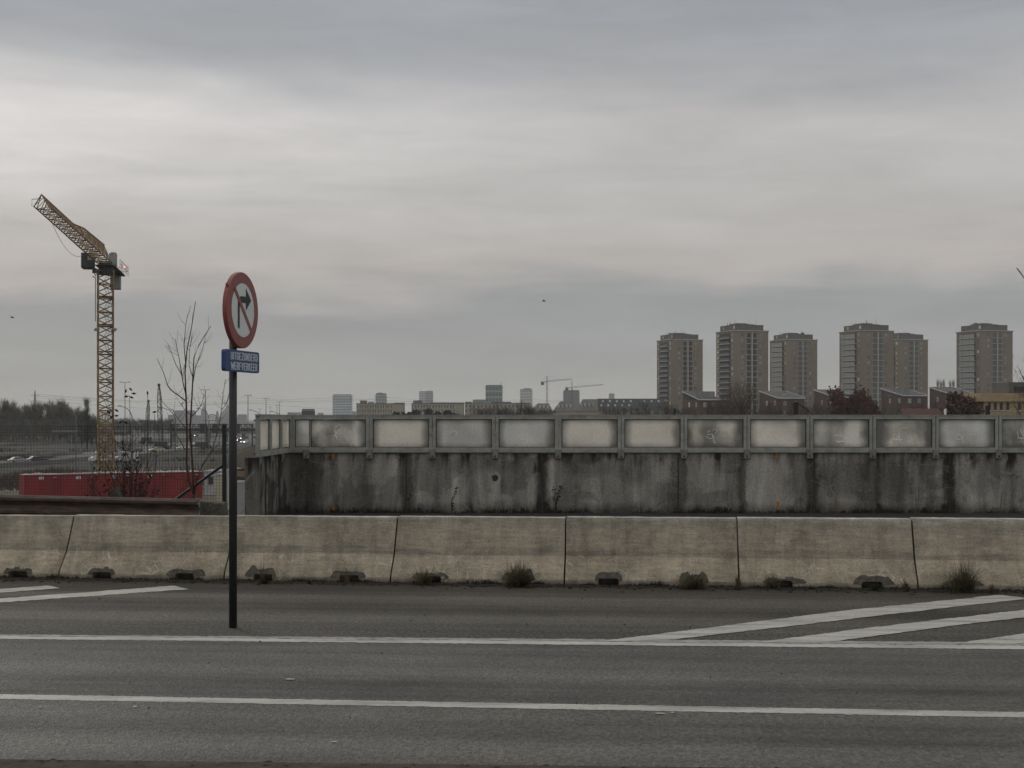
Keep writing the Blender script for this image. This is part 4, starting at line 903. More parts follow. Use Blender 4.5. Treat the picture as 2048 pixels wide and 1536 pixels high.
ground_poly('site_ground', [(-200, 1004), (900, 1000), (800, 960), (520, 935), (300, 938), (100, 948), (60, 970), (-200, 982)], 'site_sand', .02)
# mound beside the wall end
q = MB(); cx_, cy_ = X(520, 230), 230; k = 18; rings_ = []
for a in range(8):
    f_ = a/7; rings_.append([(cx_+(1-f_)*11*math.cos(6.283*j/k)*(1+.1*math.sin(j*3+a)), cy_+(1-f_)*9*math.sin(6.283*j/k), GZ+4.6*(1-(1-f_)**1.6)*(1+.04*math.sin(j*2.3))) for j in range(k)])
vs = [v_ for r_ in rings_ for v_ in r_]; q.add(vs, [(a*k+j, a*k+(j+1) % k, (a+1)*k+(j+1) % k, (a+1)*k+j) for a in range(7) for j in range(k)])
struct(q.build('earth_mound', M['brown_dirt'], smooth=True))
# motorway and slip roads on the low ground
ground_poly('motorway', [(-200, 950), (0, 937), (190, 921), (300, 911), (400, 901), (520, 886), (600, 872), (600, 858), (520, 864), (400, 880), (300, 893), (190, 903), (0, 914), (-200, 922)], 'motorway_asphalt', .04)
ground_poly('slip_road', [(-200, 900), (0, 892), (180, 885), (400, 874), (560, 856), (560, 851), (400, 864), (180, 876), (0, 882), (-200, 888)], 'motorway_asphalt', .06)
def kerb_wall(name, pts, h, mat, label, cat, w_=.4):
    q = MB(); pp = [G(u, v, GZ) for u, v in pts]
    for a, c in zip(pp, pp[1:]):
        nrm = Vector((-(c-a).y, (c-a).x, 0)).normalized()*w_; q.prism([a, c, c+nrm, a+nrm], (0, 0, h))
    return tag(q.build(name, M[mat]), label, cat)
kerb_wall('crash_barrier', [(-160, 948), (0, 936), (120, 927), (192, 919)], .85, 'far_concrete', 'pale concrete crash barrier below the two cars at the left', 'crash barrier')
kerb_wall('crash_barrier', [(60, 918), (120, 912), (165, 908)], .9, 'far_concrete', 'short pale crash barrier above the two cars at the left', 'crash barrier')
kerb_wall('crash_barrier', [(-160, 901), (0, 894), (115, 888), (165, 886)], 1.1, 'far_concrete', 'farther pale crash barrier under the far overpass at the left', 'crash barrier')
kerb_wall('crash_barrier', [(200, 921), (300, 912), (420, 897), (500, 886)], .8, 'galvanised', 'low grey crash barrier along the motorway between the crane mast and wall end', 'crash barrier')
sb = MB()
for k in range(9000):
    u = random.uniform(-80, 500); Y = random.choice([random.uniform(178, 245), random.uniform(290, 420), random.uniform(300, 330)]); c = Vector((X(u, Y), Y, GZ)); 
    if Y > 250 and math.sin(c.x*.21)+math.sin(c.x*.057+Y*.1) < .2: continue
    l = random.uniform(.25, .8)*(1.+.8*math.sin(c.x*.3+Y*.05)); l = max(.15, l); a = random.uniform(-1, 1)
    sb.sheet([c+Vector((-l*.12, 0, 0)), c+Vector((l*.12, .05, 0)), c+Vector((a*l*.5, .05, l*random.uniform(.6, 1)))])
    sb.sheet([c+Vector((l*.3, .1, 0)), c+Vector((l*.42, .1, 0)), c+Vector((-a*l*.6, .15, l*.8))])
tag(sb.build('scrub', M['twigs_brown']), 'low brown scrub covering the banks between the containers and the motorway', 'scrub', kind='stuff')
# ------------------------------------------------------------------ cars
def make_car(paint, lab, van=False, lit=False, name='parked_car'):
    t = thing('van' if van else 'car', lab, 'van' if van else 'car', group='vehicles on the motorway')
    if van: pf = [(-2.5, .3), (-2.5, 2.05), (-2.35, 2.2), (1.0, 2.2), (1.75, 1.25), (2.45, 1.05), (2.5, .3)]; hw_ = .95
    else: pf = [(-2.15, .28), (-2.2, .75), (-2.05, .95), (-1.6, 1.0), (-1.1, 1.42), (.2, 1.46), (.95, 1.0), (1.95, .85), (2.15, .65), (2.15, .28)]; hw_ = .86
    q = MB(); q.prism([(a, -hw_, c) for a, c in pf], (0, 2*hw_, 0)); q.v = [(a, b2*(1-.16*max(0, (c-.95))/.6) if not van else b2, c) for a, b2, c in q.v]
    bevel(q.build('body', M['car_paint_'+paint], t), .08, 2)
    gw = MB()
    if van: side = [(.35, 1.35), (1.5, 1.35), (.95, 2.0), (.35, 2.0)]; ws = [(1.08, 2.1), (1.72, 1.32)]
    else: side = [(-1.35, 1.02), (.75, 1.02), (.15, 1.38), (-1.05, 1.36)]; ws = [(.26, 1.42), (.9, 1.04)]
    for sg_ in (-1, 1):
        yy = sg_*(hw_-.0 if van else hw_*.93); gw.prism([(a, yy-.012*sg_*0, c) for a, c in side], (0, .02*sg_, 0))
    gw.prism([(ws[0][0]+.03, -hw_*.8, ws[0][1]), (ws[1][0]+.03, -hw_*.85, ws[1][1]), (ws[1][0]+.03, hw_*.85, ws[1][1]), (ws[0][0]+.03, hw_*.8, ws[0][1])], (.03, 0, .03)); gw.build('glazing', M['car_glass'], t)
    for a in (-1.35, 1.35):
        for sg_ in (-1, 1):
            q = MB(); q.tube([(a, sg_*(hw_-.2), .33), (a, sg_*(hw_+.015), .33)], .33, 14); q.build('wheel', M['tyre'], t)
    for sg_ in (-1, 1):
        fx_ = pf[-1][0]; q = MB(); q.box(fx_-.02, fx_+.03, sg_*.62-.16, sg_*.62+.16, .62, .8); q.build('headlight', M['headlight_lit' if lit else 'plate_white'], t)
        q = MB(); bx_ = pf[0][0]; q.box(bx_-.06, bx_+.02, sg_*.68-.12, sg_*.68+.12, .7, .9); q.build('tail_lamp', M['tail_lamp'], t)
    return t
def at(t, u, v, rz): p = G(u, v, GZ, .07); t.location = p; t.rotation_euler.z = R(rz); return t
ra_ = 67      # heading along the motorway
at(make_car('silver', 'silver car nearest the left edge on the motorway'), 38, 929, 40); at(make_car('dark', 'dark car with pale roof, second from the left on the motorway'), 75, 927, 40)
at(make_car('white', 'white van seen through the foot of the crane mast', True), 203, 926, 215)
at(make_car('white', 'white van right of the crane mast behind the bare shrub', True), 252, 925, 215)
at(make_car('cream', 'cream car between the bare shrub and the sapling'), 314, 905, 215)
at(make_car('silver', 'silver car just left of the sapling stem'), 343, 897, 210); at(make_car('white', 'small white car behind the sapling stem'), 366, 901, 210)
at(make_car('dark', 'dark van right of the sapling', True), 407, 899, 60)
at(make_car('grey', 'grey car with red tail lamps left of the dark van'), 395, 894, 60)
at(make_car('white', 'white car facing the camera with lit headlamps right of the sign post', lit=True), 489, 888, 262)
at(make_car('dark', 'distant dark car with lit headlamps left of the wall end, uppermost', lit=True), 474, 876, 262)
at(make_car('silver', 'distant silver car with lit headlamps left of the wall end', lit=True), 482, 880, 262)
at(make_car('grey', 'distant grey car with lit headlamps nearest the sign post', lit=True), 475, 884, 262)
at(make_car('blue', 'distant blue car with lit headlamps above the white car', lit=True), 491, 878, 262)
at(make_car('silver', 'distant silver car on the slip road left of the sapling', lit=True), 417, 874, 262)
at(make_car('dark', 'distant dark car on the slip road right of the sapling', lit=True), 390, 874, 262)
protos = [o for o in C.objects if o.name.startswith('car') and not o.parent and o.get('category') == 'car']
for i in range(14):
    src = protos[i % len(protos)]; c = copy_tree(src); u = random.choice([random.uniform(300, 350), random.uniform(395, 495)]); v = random.uniform(858, 866)
    c['label'] = 'tiny distant car in the queue beyond the motorway gantry'; c['group'] = 'queue of distant cars'; at(c, u, v, 262 if i % 2 else 75)

# ------------------------------------------------------------------ overpass, gantry, lamps
Y = 522; ov = thing('overpass', 'low dark overpass with pale concrete piers at the left, beyond the crane mast', 'bridge', (X(110, Y), Y, GZ))
L_ = X(252, Y)-X(110, Y); zt = Z(862, Y)-GZ; q = MB(); q.box(-1, L_, 0, 9, zt-1.4, zt); q.build('deck', M['steel_dark'], ov); q = MB(); q.box(-1, L_, -.2, -.02, zt-.45, zt+.4); q.build('parapet', M['far_concrete'], ov)
for u in (114, 141, 178, 215): q = MB(); a = X(u, Y)-X(110, Y); q.box(a-.35, a+.35, 1, 3, 0, zt-1.4); q.build('pier', M['far_concrete'], ov)
q = MB(); 
for k in range(20): q.box(L_*k/19-.06, L_*k/19+.06, -.15, -.05, zt+.4, zt+1.6)
q.box(0, L_, -.15, -.05, zt+1.5, zt+1.62); q.build('railing', M['steel_dark'], ov)
Y = 430; gn = thing('sign_gantry', 'dark motorway sign gantry with four sign boxes between the sapling and wall end', 'gantry', (X(340, Y), Y, GZ))
L_ = X(506, Y)-X(340, Y); za, zb_ = Z(865, Y)-GZ, Z(848, Y)-GZ
q = MB()
for yy in (0, 1.2):
    for zz_ in (za+.6, zb_): q.box(0, L_, yy, yy+.2, zz_-.22, zz_)
    for k in range(16): q.tube([(L_*k/16, yy+.1, za+.6), (L_*(k+.5)/16, yy+.1, zb_)], .07, 4); q.tube([(L_*(k+.5)/16, yy+.1, zb_), (L_*(k+1)/16, yy+.1, za+.6)], .07, 4)
q.build('truss', M['steel_dark'], gn)
for u in (341, 412, 504): q = MB(); a = X(u, Y)-X(340, Y); q.box(a-.2, a+.2, .4, .9, 0, zb_); q.build('column', M['steel_dark'], gn)
for u in (405, 430, 449, 475): q = MB(); a = X(u, Y)-X(340, Y); q.box(a-.8, a+.8, -.5, -.05, za-.1, zb_+.1); bevel(q.build('sign_box', M['steel_dark'], gn), .05)
Y = 560; q0 = thing('overpass', 'long pale distant viaduct behind the sign gantry', 'bridge', (X(330, Y), Y, GZ)); q = MB(); q.box(0, 40, 0, 8, Z(868, Y)-GZ, Z(862, Y)-GZ); q.build('deck', M['far_concrete'], q0)
for k in range(6): q = MB(); q.box(2+7*k, 3.2+7*k, 1, 3, 0, Z(868, Y)-GZ); q.build('pier', M['far_concrete'], q0)
q = MB(); q.box(0, 40, -.1, -.02, Z(862, Y)-GZ+.05, Z(862, Y)-GZ+1.1); q.build('railing', M['steel_dark'], q0)
def lamp_T(u, v, vb, lab, Hm=12.):
    Y = max(150, min(1400, Hm*F/max(1, (vb-v)))); zt = Z(v, Y); t = thing('street_lamp', lab, 'street lamp', (X(u, Y), Y, GZ), 0, 'double-armed street lamps along the motorway'); h = zt-GZ; r_ = .13 if Y < 500 else .2
    q = MB(); q.tube([(0, 0, 0), (0, 0, h)], [r_*1.2, r_*.8], 6); q.build('pole', M['pole_grey'], t)
    q = MB(); q.tube([(-.9, 0, h+.1), (0, 0, h), (.9, 0, h+.1)], r_*.5, 4); q.build('arm', M['pole_grey'], t)
    for sg_ in (-1, 1): q = MB(); q.box(sg_*1.3-.5, sg_*1.3+.5, -.15, .15, h+.02, h+.22); q.build('lamp_head', M['pole_grey'], t)
for u, v, Yd, lab in ((250, 765, 470, 'tall double-armed street lamp just right of the crane mast, tallest of its kind'), (411, 780, 560, 'double-armed street lamp between the sapling and the sign post'), (496, 791, 640, 'double-armed street lamp above the left end of the screen'),
      (532, 797, 740, 'double-armed street lamp second to the right of the sign post'), (559, 804, 850, 'double-armed street lamp rightmost of the taller ones past the wall end'), (554, 810, 1000, 'small double-armed street lamp left of the rightmost tall one'), (540, 814, 1100, 'small distant double-armed street lamp above the screen corner'), (520, 818, 1250, 'smallest distant double-armed street lamp above the side run of the screen')):
    lamp_T(u, v, v+12*F/Yd, lab)
def lamp_C(u, v, du, Yd, lab):
    t = thing('street_lamp', lab, 'street lamp', (X(u, Yd), Yd, GZ), 0, 'curved-arm street lamps by the motorway'); h = Z(v, Yd)-GZ; L_ = du/F*Yd; r_ = .085
    q = MB(); q.tube([(0, 0, 0), (0, 0, h-1.9), (-.12*L_, 0, h-1.1), (-.35*L_, 0, h-.45), (-L_*.8, 0, h)], [r_*1.5, r_*1.1, r_, r_*.8, r_*.6], 6); q.build('pole', M['pole_grey'], t)
    q = MB(); q.box(-L_, -L_*.78, -.14, .14, h-.06, h+.1); bevel(q.build('lamp_head', M['pole_grey'], t), .03)
for a in ((152, 811, 42, 240, 'curved-arm street lamp in front of the wood at the left'), (62, 840, 14, 330, 'low curved-arm street lamp at the far left behind the fence'), (264, 812, 28, 260, 'curved-arm street lamp right of the crane mast'), (351, 815, 34, 240, 'curved-arm street lamp left of the sapling'),
          (418, 817, 25, 280, 'curved-arm street lamp between the sapling and the sign post'), (524, 820, 26, 300, 'curved-arm street lamp rising over the side run of the screen'), (565, 823, 24, 330, 'curved-arm street lamp over the corner of the screen'), (601, 826, 26, 360, 'rightmost curved-arm street lamp over the screen')): lamp_C(*a)
for u, v0, u1, v1, Yd, lab in ((322, 842, 318, 770, 420, 'dark lattice boom of a crawler crane left of the sapling'), (293, 842, 297, 802, 520, 'smaller lattice boom behind the bare shrub')):
    t = thing('crawler_crane', lab, 'crane', (X(u, Yd), Yd, GZ)); A = Vector((0, 0, 1.5)); B = P(u1, v1, Yd)-Vector((X(u, Yd), Yd, GZ)); q = MB()
    dd = (B-A).normalized(); sv = Vector((1, 0, 0)); lattice(q, A, A.lerp(B, .8), 1.5, 1.2, 1.2, 1., 10, sv, Vector((0, 1, 0)), .1); lattice(q, A.lerp(B, .8), B, 1.2, .35, 1., .3, 5, sv, Vector((0, 1, 0)), .09); q.build('boom', M['steel_dark'], t)
    q = MB(); q.blob(B, .5, 6, 4); q.build('boom_head', M['steel_dark'], t); q = MB(); q.box(-1.5, 1.5, -2, 2, .8, 2.4); bevel(q.build('cab', M['steel_dark'], t), .2)
    for e in (-1.8, 1.2): q = MB(); q.box(e, e+.6, -3, 3, 0, .9); q.build('track', M['tyre'], t)
# pylon with wires
Yp = 1100; t = thing('electricity_pylon', 'lattice electricity pylon rising behind the wood at the left', 'pylon', (X(70, Yp), Yp, GZ)); h = Z(780, Yp)-GZ; q = MB()
for sx in (-1, 1):
    for sy in (-1, 1): q.tube([(sx*2.4, sy*2.4, 0), (sx*.9, sy*.9, h*.6), (0, 0, h)], .22, 4)
for k in range(12):
    f0, f1 = k/12, (k+1)/12; w0 = 2.4*(1-f0)+.2; w1 = 2.4*(1-f1)+.2
    q.tube([(-w0, -w0, h*f0), (w1, -w1, h*f1)], .1, 3); q.tube([(w0, -w0, h*f0), (-w1, -w1, h*f1)], .1, 3)
q.build('tower', M['pole_grey'], t)
for f_ in (.58, .72, .86): q = MB(); q.tube([(-3.4, 0, h*f_), (0, 0, h*f_+.7), (3.4, 0, h*f_)], .16, 4); q.build('crossarm', M['pole_grey'], t)
for i, (v0, v1, u1) in enumerate(((792, 803, 2000), (796, 808, 2000), (801, 814, 1400), (788, 800, 1300))):
    A = P(70, v0, Yp); B = P(u1, v1, 1500); q = MB(); N_ = 40
    q.tube([A.lerp(B, k/N_)+Vector((0, 0, -9*(abs(((k*4/N_) % 1)-.5)*-2+1)*.6)) for k in range(N_+1)], .07, 3)
    tag(q.build('power_line', M['cable']), 'thin overhead power line running right from the pylon', 'power line', 'overhead power lines')

# ------------------------------------------------------------------ trees
def tree_mesh(h, r_, kind_, nleaf, leaf, trunk_frac=.25):
    tk = MB(); cr = MB(); tk.tube([(0, 0, 0), (random.gauss(0, .02)*h, 0, h*.4), (0, 0, h*.85)], [h*.022, h*.015, h*.004], 5)
    tips = []
    for k in range(26):
        f_ = random.uniform(trunk_frac, .9); a = random.uniform(0, 6.28); sp = r_*math.sin(math.pi*min(1, (f_-trunk_frac*.6)/(1.08-trunk_frac*.6)))**.7*random.uniform(.6, 1.05)
        p0 = Vector((0, 0, h*f_*.75)); p2 = Vector((math.cos(a)*sp, math.sin(a)*sp, h*min(1, f_+random.uniform(.05, .18)))); p1 = p0.lerp(p2, .5)+Vector((0, 0, -.02*h))
        tk.tube([p0, p1, p2], [h*.008, h*.005, h*.002], 4); tips.append((p0, p1, p2))
    for k in range(nleaf):
        p0, p1, p2 = random.choice(tips); f_ = random.random()**.6; c = p1.lerp(p2, f_) if random.random() < .75 else p0.lerp(p1, random.random())
        c = c+Vector((random.gauss(0, 1), random.gauss(0, 1), random.gauss(0, .8)))*r_*.16
        if kind_ == 'twig':
            d_ = Vector((random.gauss(0, .6), random.gauss(0, .6), random.uniform(.1, 1.2))).normalized()*leaf*random.uniform(1.5, 4); e_ = Vector((d_.y, -d_.x, .1)).normalized()*leaf*.09
            cr.sheet([c-e_, c+e_, c+d_])
        else:
            a = Vector((random.gauss(0, 1), random.gauss(0, 1), random.gauss(0, 1))).normalized()*leaf; e_ = a.cross(Vector((random.gauss(0, 1), random.gauss(0, 1), random.gauss(0, 1)))).normalized()*leaf*.7
            cr.sheet([c-a, c+e_, c+a, c-e_])
    return tk, cr
TC = {}
def tree(key, u, v_top, Y, width, lab, group, cmat, kind_='twig', nleaf=1500, leaf=.35, name='tree', base=None, tf=.25, rz=None, cat='tree'):
    bz = GZ if base is None else base; h = Z(v_top, Y)-bz; wd = width/F*Y/2
    if key not in TC:
        tk, cr = tree_mesh(10., 10*wd/h, kind_, nleaf, leaf*10/h, tf); TC[key] = (tk.mesh('trunk', M['bark']), cr.mesh('crown', M[cmat]), wd/h)
    tk, cr, rat = TC[key]; t = thing(name, lab, cat, (X(u, Y), Y, bz), rz if rz is not None else random.uniform(0, 6.28), group); s_ = h/10; sx = s_*(wd/h)/rat
    t.scale = (sx, sx, s_); link('trunk', tk, t); link('crown', cr, t); return t
wg = 'bare trees of the wood at the left'; wl_ = 'bare grey-brown tree in the dense wood at the far left'
for k, (u, v) in enumerate(((-20, 806), (5, 804), (18, 812), (33, 806), (47, 815), (60, 812), (74, 810), (86, 818), (98, 812), (110, 806), (122, 805), (134, 812), (145, 818), (152, 824), (-5, 818), (26, 820), (66, 822), (106, 818), (130, 822), (90, 826), (0, 828), (45, 828))):
    tree('wood%d' % (k % 4), u, v, 560+(k % 5)*14, random.uniform(30, 40), wl_, wg, 'twigs_grey', nleaf=2600, leaf=.8, tf=.08)
ub = MB()
for k in range(5200):
    u = random.uniform(-60, 178); Y = random.uniform(520, 545); lim = 8.5 if u < 155 else 5.; c = Vector((X(u, Y), Y, GZ+random.random()**1.3*lim)); l = random.uniform(.3, .9)
    a = random.uniform(0, 6.28); ub.sheet([c, c+Vector((math.cos(a)*l*.35, .1, l)), c+Vector((-math.sin(a)*l*.4, 0, l*.7))])
tag(ub.build('thicket', M['twigs_grey']), 'dense bare thicket filling the foot of the wood at the left', 'thicket', kind='stuff')
tree('poplar', 174, 800, 420, 17, 'slim upright poplar alone between the wood and the crane mast', None, 'twigs_grey', nleaf=2600, leaf=.6, tf=.1, name='poplar_tree')
for u, v, w_ in ((163, 824, 22), (184, 832, 18), (192, 836, 20)): tree('wood1', u, v, 450, w_, 'low bare tree beside the slim poplar', 'low bare trees by the poplar', 'twigs_grey')
for k, u in enumerate(range(236, 345, 13)): tree('wood%d' % (k % 4), u, random.uniform(836, 843), 900, 26, 'far low tree in the dark line behind the motorway', 'far tree line behind the motorway', 'twigs_grey')
for k in range(10): tree('ever%d' % (k % 3), 795+k*12.5+random.uniform(-3, 3), random.choice([822, 825, 818, 827]), 520, 20, 'dark evergreen treetop showing over the screen before the beige slabs', 'dark evergreens before the beige slabs', 'needles_dark', 'leaf', 900, .5, 'evergreen_tree')
for k in range(14): tree('bare%d' % (k % 4), 955+k*11+random.uniform(-3, 3), random.choice([808, 813, 818, 803, 815]) if k < 11 else 820, 470, 34, 'bare brown tree over the screen before the sloped roofs', 'bare trees before the sloped roofs', 'twigs_brown', 'twig', 2200, .45)
for k in range(30):
    u = 1210+k*24+random.uniform(-6, 6)
    if 1860 < u < 1890: continue
    tree('bare%d' % (k % 4), u, random.choice([812, 816, 809, 818, 820]), 330+random.uniform(-20, 20), 42, 'low bare brown tree or hedge top showing just over the screen', 'low bare trees along the screen', 'twigs_brown', 'twig', 2200, .4)
tree('bigbare', 1482, 768, 300, 88, 'large bare tree in front of the second tower block', None, 'twigs_brown', 'twig', 5200, .30, 'bare_tree')
tree('bigbare', 1455, 786, 310, 60, 'smaller bare tree left of the large bare one', None, 'twigs_brown', 'twig', 5200, .30, 'bare_tree')
tree('rightbare', 2085, 712, 160, 120, 'bare branching tree at the right edge before the yellow brick building', None, 'twigs_brown', 'twig', 2600, .24, 'bare_tree')
tree('red', 1697, 783, 290, 84, 'dark red leafed tree in front of the fourth tower block', None, 'leaves_dark_red', 'leaf', 9000, .34, 'red_leaved_tree', tf=.3)
tree('red', 1736, 806, 285, 40, 'small dark red tree at the right foot of the larger red tree', None, 'leaves_dark_red', 'leaf', 9000, .34, 'red_leaved_tree')
tree('rust', 1930, 790, 232, 74, 'rust brown leafed tree left of the yellow brick building', None, 'leaves_rust', 'leaf', 9000, .34, 'rust_leaved_tree', tf=.3)
for k, u in enumerate((1875, 1882, 1889, 1901, 1907)): tree('poplar', u, 764+k % 2*2, 900, 7, 'thin bare poplar top behind the flat roof right of the fifth tower', 'thin poplars behind the flat roof', 'twigs_grey', name='poplar_tree')

# ------------------------------------------------------------------ brick tower blocks
S_ = 19.3; FH = 2.78; AL = R(19)
WIN = MB().box(-.62, .62, -.05, .1, 0, 1.35).mesh('window', M['window_dull']); WINL = MB().box(-.05, .1, -.75, .75, 0, 1.5).mesh('window', M['window_pale'])
WINL2 = MB().box(-.05, .1, -.75, .75, 0, 1.5).mesh('window', M['window_dull'])
def balc_meshes(pale):
    y0, y1 = .19*S_, .80*S_
    return (MB().box(-1.1, -.0, y0-.3, y1+.3, -.32, .0).mesh('balcony', M['tower_trim']), MB().box(-1.05, -.95, y0, y1, .0, 1.0 if not pale else 2.0).mesh('railing', M['balcony_railing_pale' if pale else 'balcony_railing_dark']),
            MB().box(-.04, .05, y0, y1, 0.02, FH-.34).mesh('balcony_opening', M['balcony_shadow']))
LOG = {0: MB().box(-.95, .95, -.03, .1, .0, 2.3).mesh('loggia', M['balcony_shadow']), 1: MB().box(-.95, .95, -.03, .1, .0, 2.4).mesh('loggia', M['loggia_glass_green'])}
SLB = MB().box(-.04*S_, .315*S_, -.35, -.0, -.25, .0).mesh('ledge', M['tower_trim'])
BM = {0: balc_meshes(False), 1: balc_meshes(True)}
def tower(uc, vroof, Y, bal, log, lab, dim=False):
    top = Z(vroof, Y)-GZ; t = thing('tower_block', lab, 'tower block', (X(uc, Y), Y, GZ), AL, 'brown brick tower blocks at the right')
    b_ = MB(); b_.box(0, S_, 0, S_, 0, top-.35); b_.build('wall', M['tower_brick'], t)
    b_ = MB(); b_.box(-.35, S_+.35, -.35, S_+.35, top-.35, top+.05); b_.build('cornice', M['tower_trim'], t)
    b_ = MB(); b_.box(1.2, S_-2.0, 1.5, S_-2.2, top+.05, top+2.9); pen = b_.build('penthouse', M['tower_roof_dark'], t)
    b_ = MB(); b_.box(3.6, 9., 3, 12, top+2.9, top+3.7); b_.box(9., 13., 3.3, 9, top+2.9, top+3.3)
    for k in range(4): b_.tube([(1.6+k*1.1, 10-k, top+2.9), (1.6+k*1.1, 10-k, top+4+.4*(k % 2))], .12, 4)
    for k in range(6): ax, ay = random.uniform(2, 15), random.uniform(2.5, 14); b_.tube([(ax, ay, top+2.9), (ax, ay, top+random.uniform(3.8, 6.2))], .07, 4)
    for k in range(3): ax, ay = random.uniform(3, 14), random.uniform(3, 12); b_.box(ax, ax+random.uniform(.6, 1.6), ay, ay+1.2, top+2.9, top+random.uniform(3.4, 4.1))
    b_.build('roof_plant', M['tower_roof_dark'], pen)
    for yy in (2.2, 13.5): link('window', WINL, pen, (1.2, yy, top+.8))
    nf = 17
    for k in range(nf):
        z0 = top-1.0-FH*(k+1)
        if z0 < 0: break
        link('window', WINL if not dim else (WINL2 if random.random() < .6 else WINL), t, (0, .095*S_, z0+.7)); link('window', WINL if not dim else WINL2, t, (0, .89*S_, z0+.7))
        link('window', WIN, t, (.24*S_, 0, z0+.8)); link('window', WIN, t, (.765*S_, 0, z0+.8))
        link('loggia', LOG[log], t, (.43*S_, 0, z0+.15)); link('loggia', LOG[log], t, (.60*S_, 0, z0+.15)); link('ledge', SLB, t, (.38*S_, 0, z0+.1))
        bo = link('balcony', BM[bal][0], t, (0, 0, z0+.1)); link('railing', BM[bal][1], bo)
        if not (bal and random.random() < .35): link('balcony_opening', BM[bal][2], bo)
    b_ = MB(); b_.box(.505*S_, .535*S_, -.40, -.04, top-1.2-FH*nf if top-1.2-FH*nf > 0 else .5, top-.9); b_.build('mullion', M['tower_trim'], t)
    return t
tower(1343, 678, 792, 0, 0, 'brown tower block farthest left, with dark open balconies')
tower(1468, 660, 708, 0, 0, 'second brown tower block from the left, dark balconies, behind the large bare tree')
tower(1574, 678, 792, 1, 1, 'third brown tower block, with pale glazed balconies and a dark rooftop box', True)
tower(1721, 660, 708, 1, 1, 'fourth brown tower block, pale glazed balconies, behind the dark red tree', True)
tower(1797, 678, 792, 1, 1, 'fifth brown tower block, half hidden behind the fourth')
tower(1961, 660, 708, 1, 1, 'brown tower block farthest right, pale glazed balconies, standing apart', True)

# ------------------------------------------------------------------ brick houses with single-pitch roofs
def wedge(uc, ul, ur, vlow, vhigh, Y, lab, box=None):
    beta = math.atan((uc-1024)/F); ae = AL+beta; w_ = (ur-uc)/F*Y/math.cos(ae); d_ = (uc-ul)/F*Y/math.sin(ae); w_ = min(w_, 14); d_ = min(d_, 14)
    h0 = Z(vlow, Y)-GZ; h1 = Z(vhigh, Y+d_*math.cos(AL))-GZ
    t = thing('brick_house', lab, 'house', (X(uc, Y), Y, GZ), AL, 'dark brick houses with single-pitch roofs')
    b_ = MB(); b_.prism([(0, 0, 0), (0, d_, 0), (0, d_, h1), (0, 0, h0)], (w_, 0, 0)); b_.build('wall', M['house_brick'], t)
    b_ = MB(); b_.prism([(-.15, -.25, h0+.02), (-.15, d_+.1, h1+.02), (-.15, d_+.1, h1+.2), (-.15, -.25, h0+.2)], (w_+.3, 0, 0)); rf = b_.build('roof', M['roof_membrane'], t)
    sl = (h1-h0)/d_
    b_ = MB(); b_.prism([(-.22, -.3, h0-.02), (-.22, d_+.15, h1-.02), (-.22, d_+.15, h1+.26), (-.22, -.3, h0+.26)], (.07, 0, 0)); b_.box(-.15, w_+.2, -.34, -.26, h0-.05, h0+.24)
    b_.prism([(w_+.16, -.3, h0-.02), (w_+.16, d_+.15, h1-.02), (w_+.16, d_+.15, h1+.3), (w_+.16, -.3, h0+.3)], (.08, 0, 0)); b_.build('roof_trim', M['white_trim'], t)
    q = MB(); q.box(w_*.45, w_*.45+.9, d_*.35, d_*.35+.9, h0+sl*d_*.35+.1, h0+sl*d_*.35+.62); q.build('skylight', M['skylight_glass'], rf)
    for fx in (.2, .6): q = MB(); q.box(w_*fx, w_*fx+1.1, -.05, .05, h0-2., h0-.7); q.build('window', M['window_dull'], t)
    for fy in (.12, .55): q = MB(); q.box(-.05, .05, d_*fy, d_*fy+.9, h0-2., h0-.6); q.build('window', M['window_pale'], t)
    for fx in (.2, .6): q = MB(); q.box(w_*fx, w_*fx+1.1, -.05, .05, h0-5., h0-3.4); q.build('window', M['window_dull'], t)
    if box:
        q = MB(); q.box(w_*box[0], w_*box[1], d_*.25, d_*.85, h0, h0+sl*d_*.25+box[2]); q.build('roof_box', M['grey_cladding'], t)
    return t
wedge(1398, 1365, 1440, 800, 784, 400, 'dark brick house with a grey roof box, in front of the farthest left tower', (.0, .95, 1.9))
wedge(1556, 1519, 1608, 797, 783, 400, 'dark brick house with white edged sloping roof below the third tower')
wedge(1668, 1628, 1712, 795, 780, 400, 'dark brick house half hidden by the dark red tree')
wedge(1806, 1763, 1853, 792, 778, 400, 'dark brick house with a grey box on its roof below the fifth tower', (.0, .5, 1.7))
wedge(1900, 1860, 1945, 789, 775, 400, 'dark brick house with white edged roof left of the farthest right tower')
t = thing('small_house', 'low house with red tiled roof and white gable just over the screen', 'house', (X(1811, 240), 240, GZ)); L_ = X(1884, 240)-X(1811, 240); hz = Z(817, 240)-GZ; hb_ = Z(834, 240)-GZ
q = MB(); q.box(0, L_, 0, 5, 0, hb_); q.build('wall', M['white_trim'], t); q = MB(); q.prism([(-.2, -.3, hb_), (-.2, 5.3, hb_), (-.2, 2.5, hz)], (L_+.4, 0, 0)); q.build('roof', M['tile_red'], t)
q = MB(); q.prism([(L_+.25, -.6, hb_-.2), (L_+1.55, -.6, hb_-.2), (L_+.9, -.6, hz-.05)], (0, 2.2, 0)); q.build('gable', M['white_trim'], t)
Y = 230; t = thing('brick_building', 'yellow brick building with four narrow dark windows at the right edge', 'building', (X(1960, Y), Y, GZ)); a = X(1960, Y)
q = MB(); q.box(0, 26, 0, 14, Z(803, Y)-GZ, Z(786, Y)-GZ); q.box(.75, 26, .35, 13.5, 0, Z(803, Y)-GZ-.004); q.build('wall', M['yellow_brick'], t)
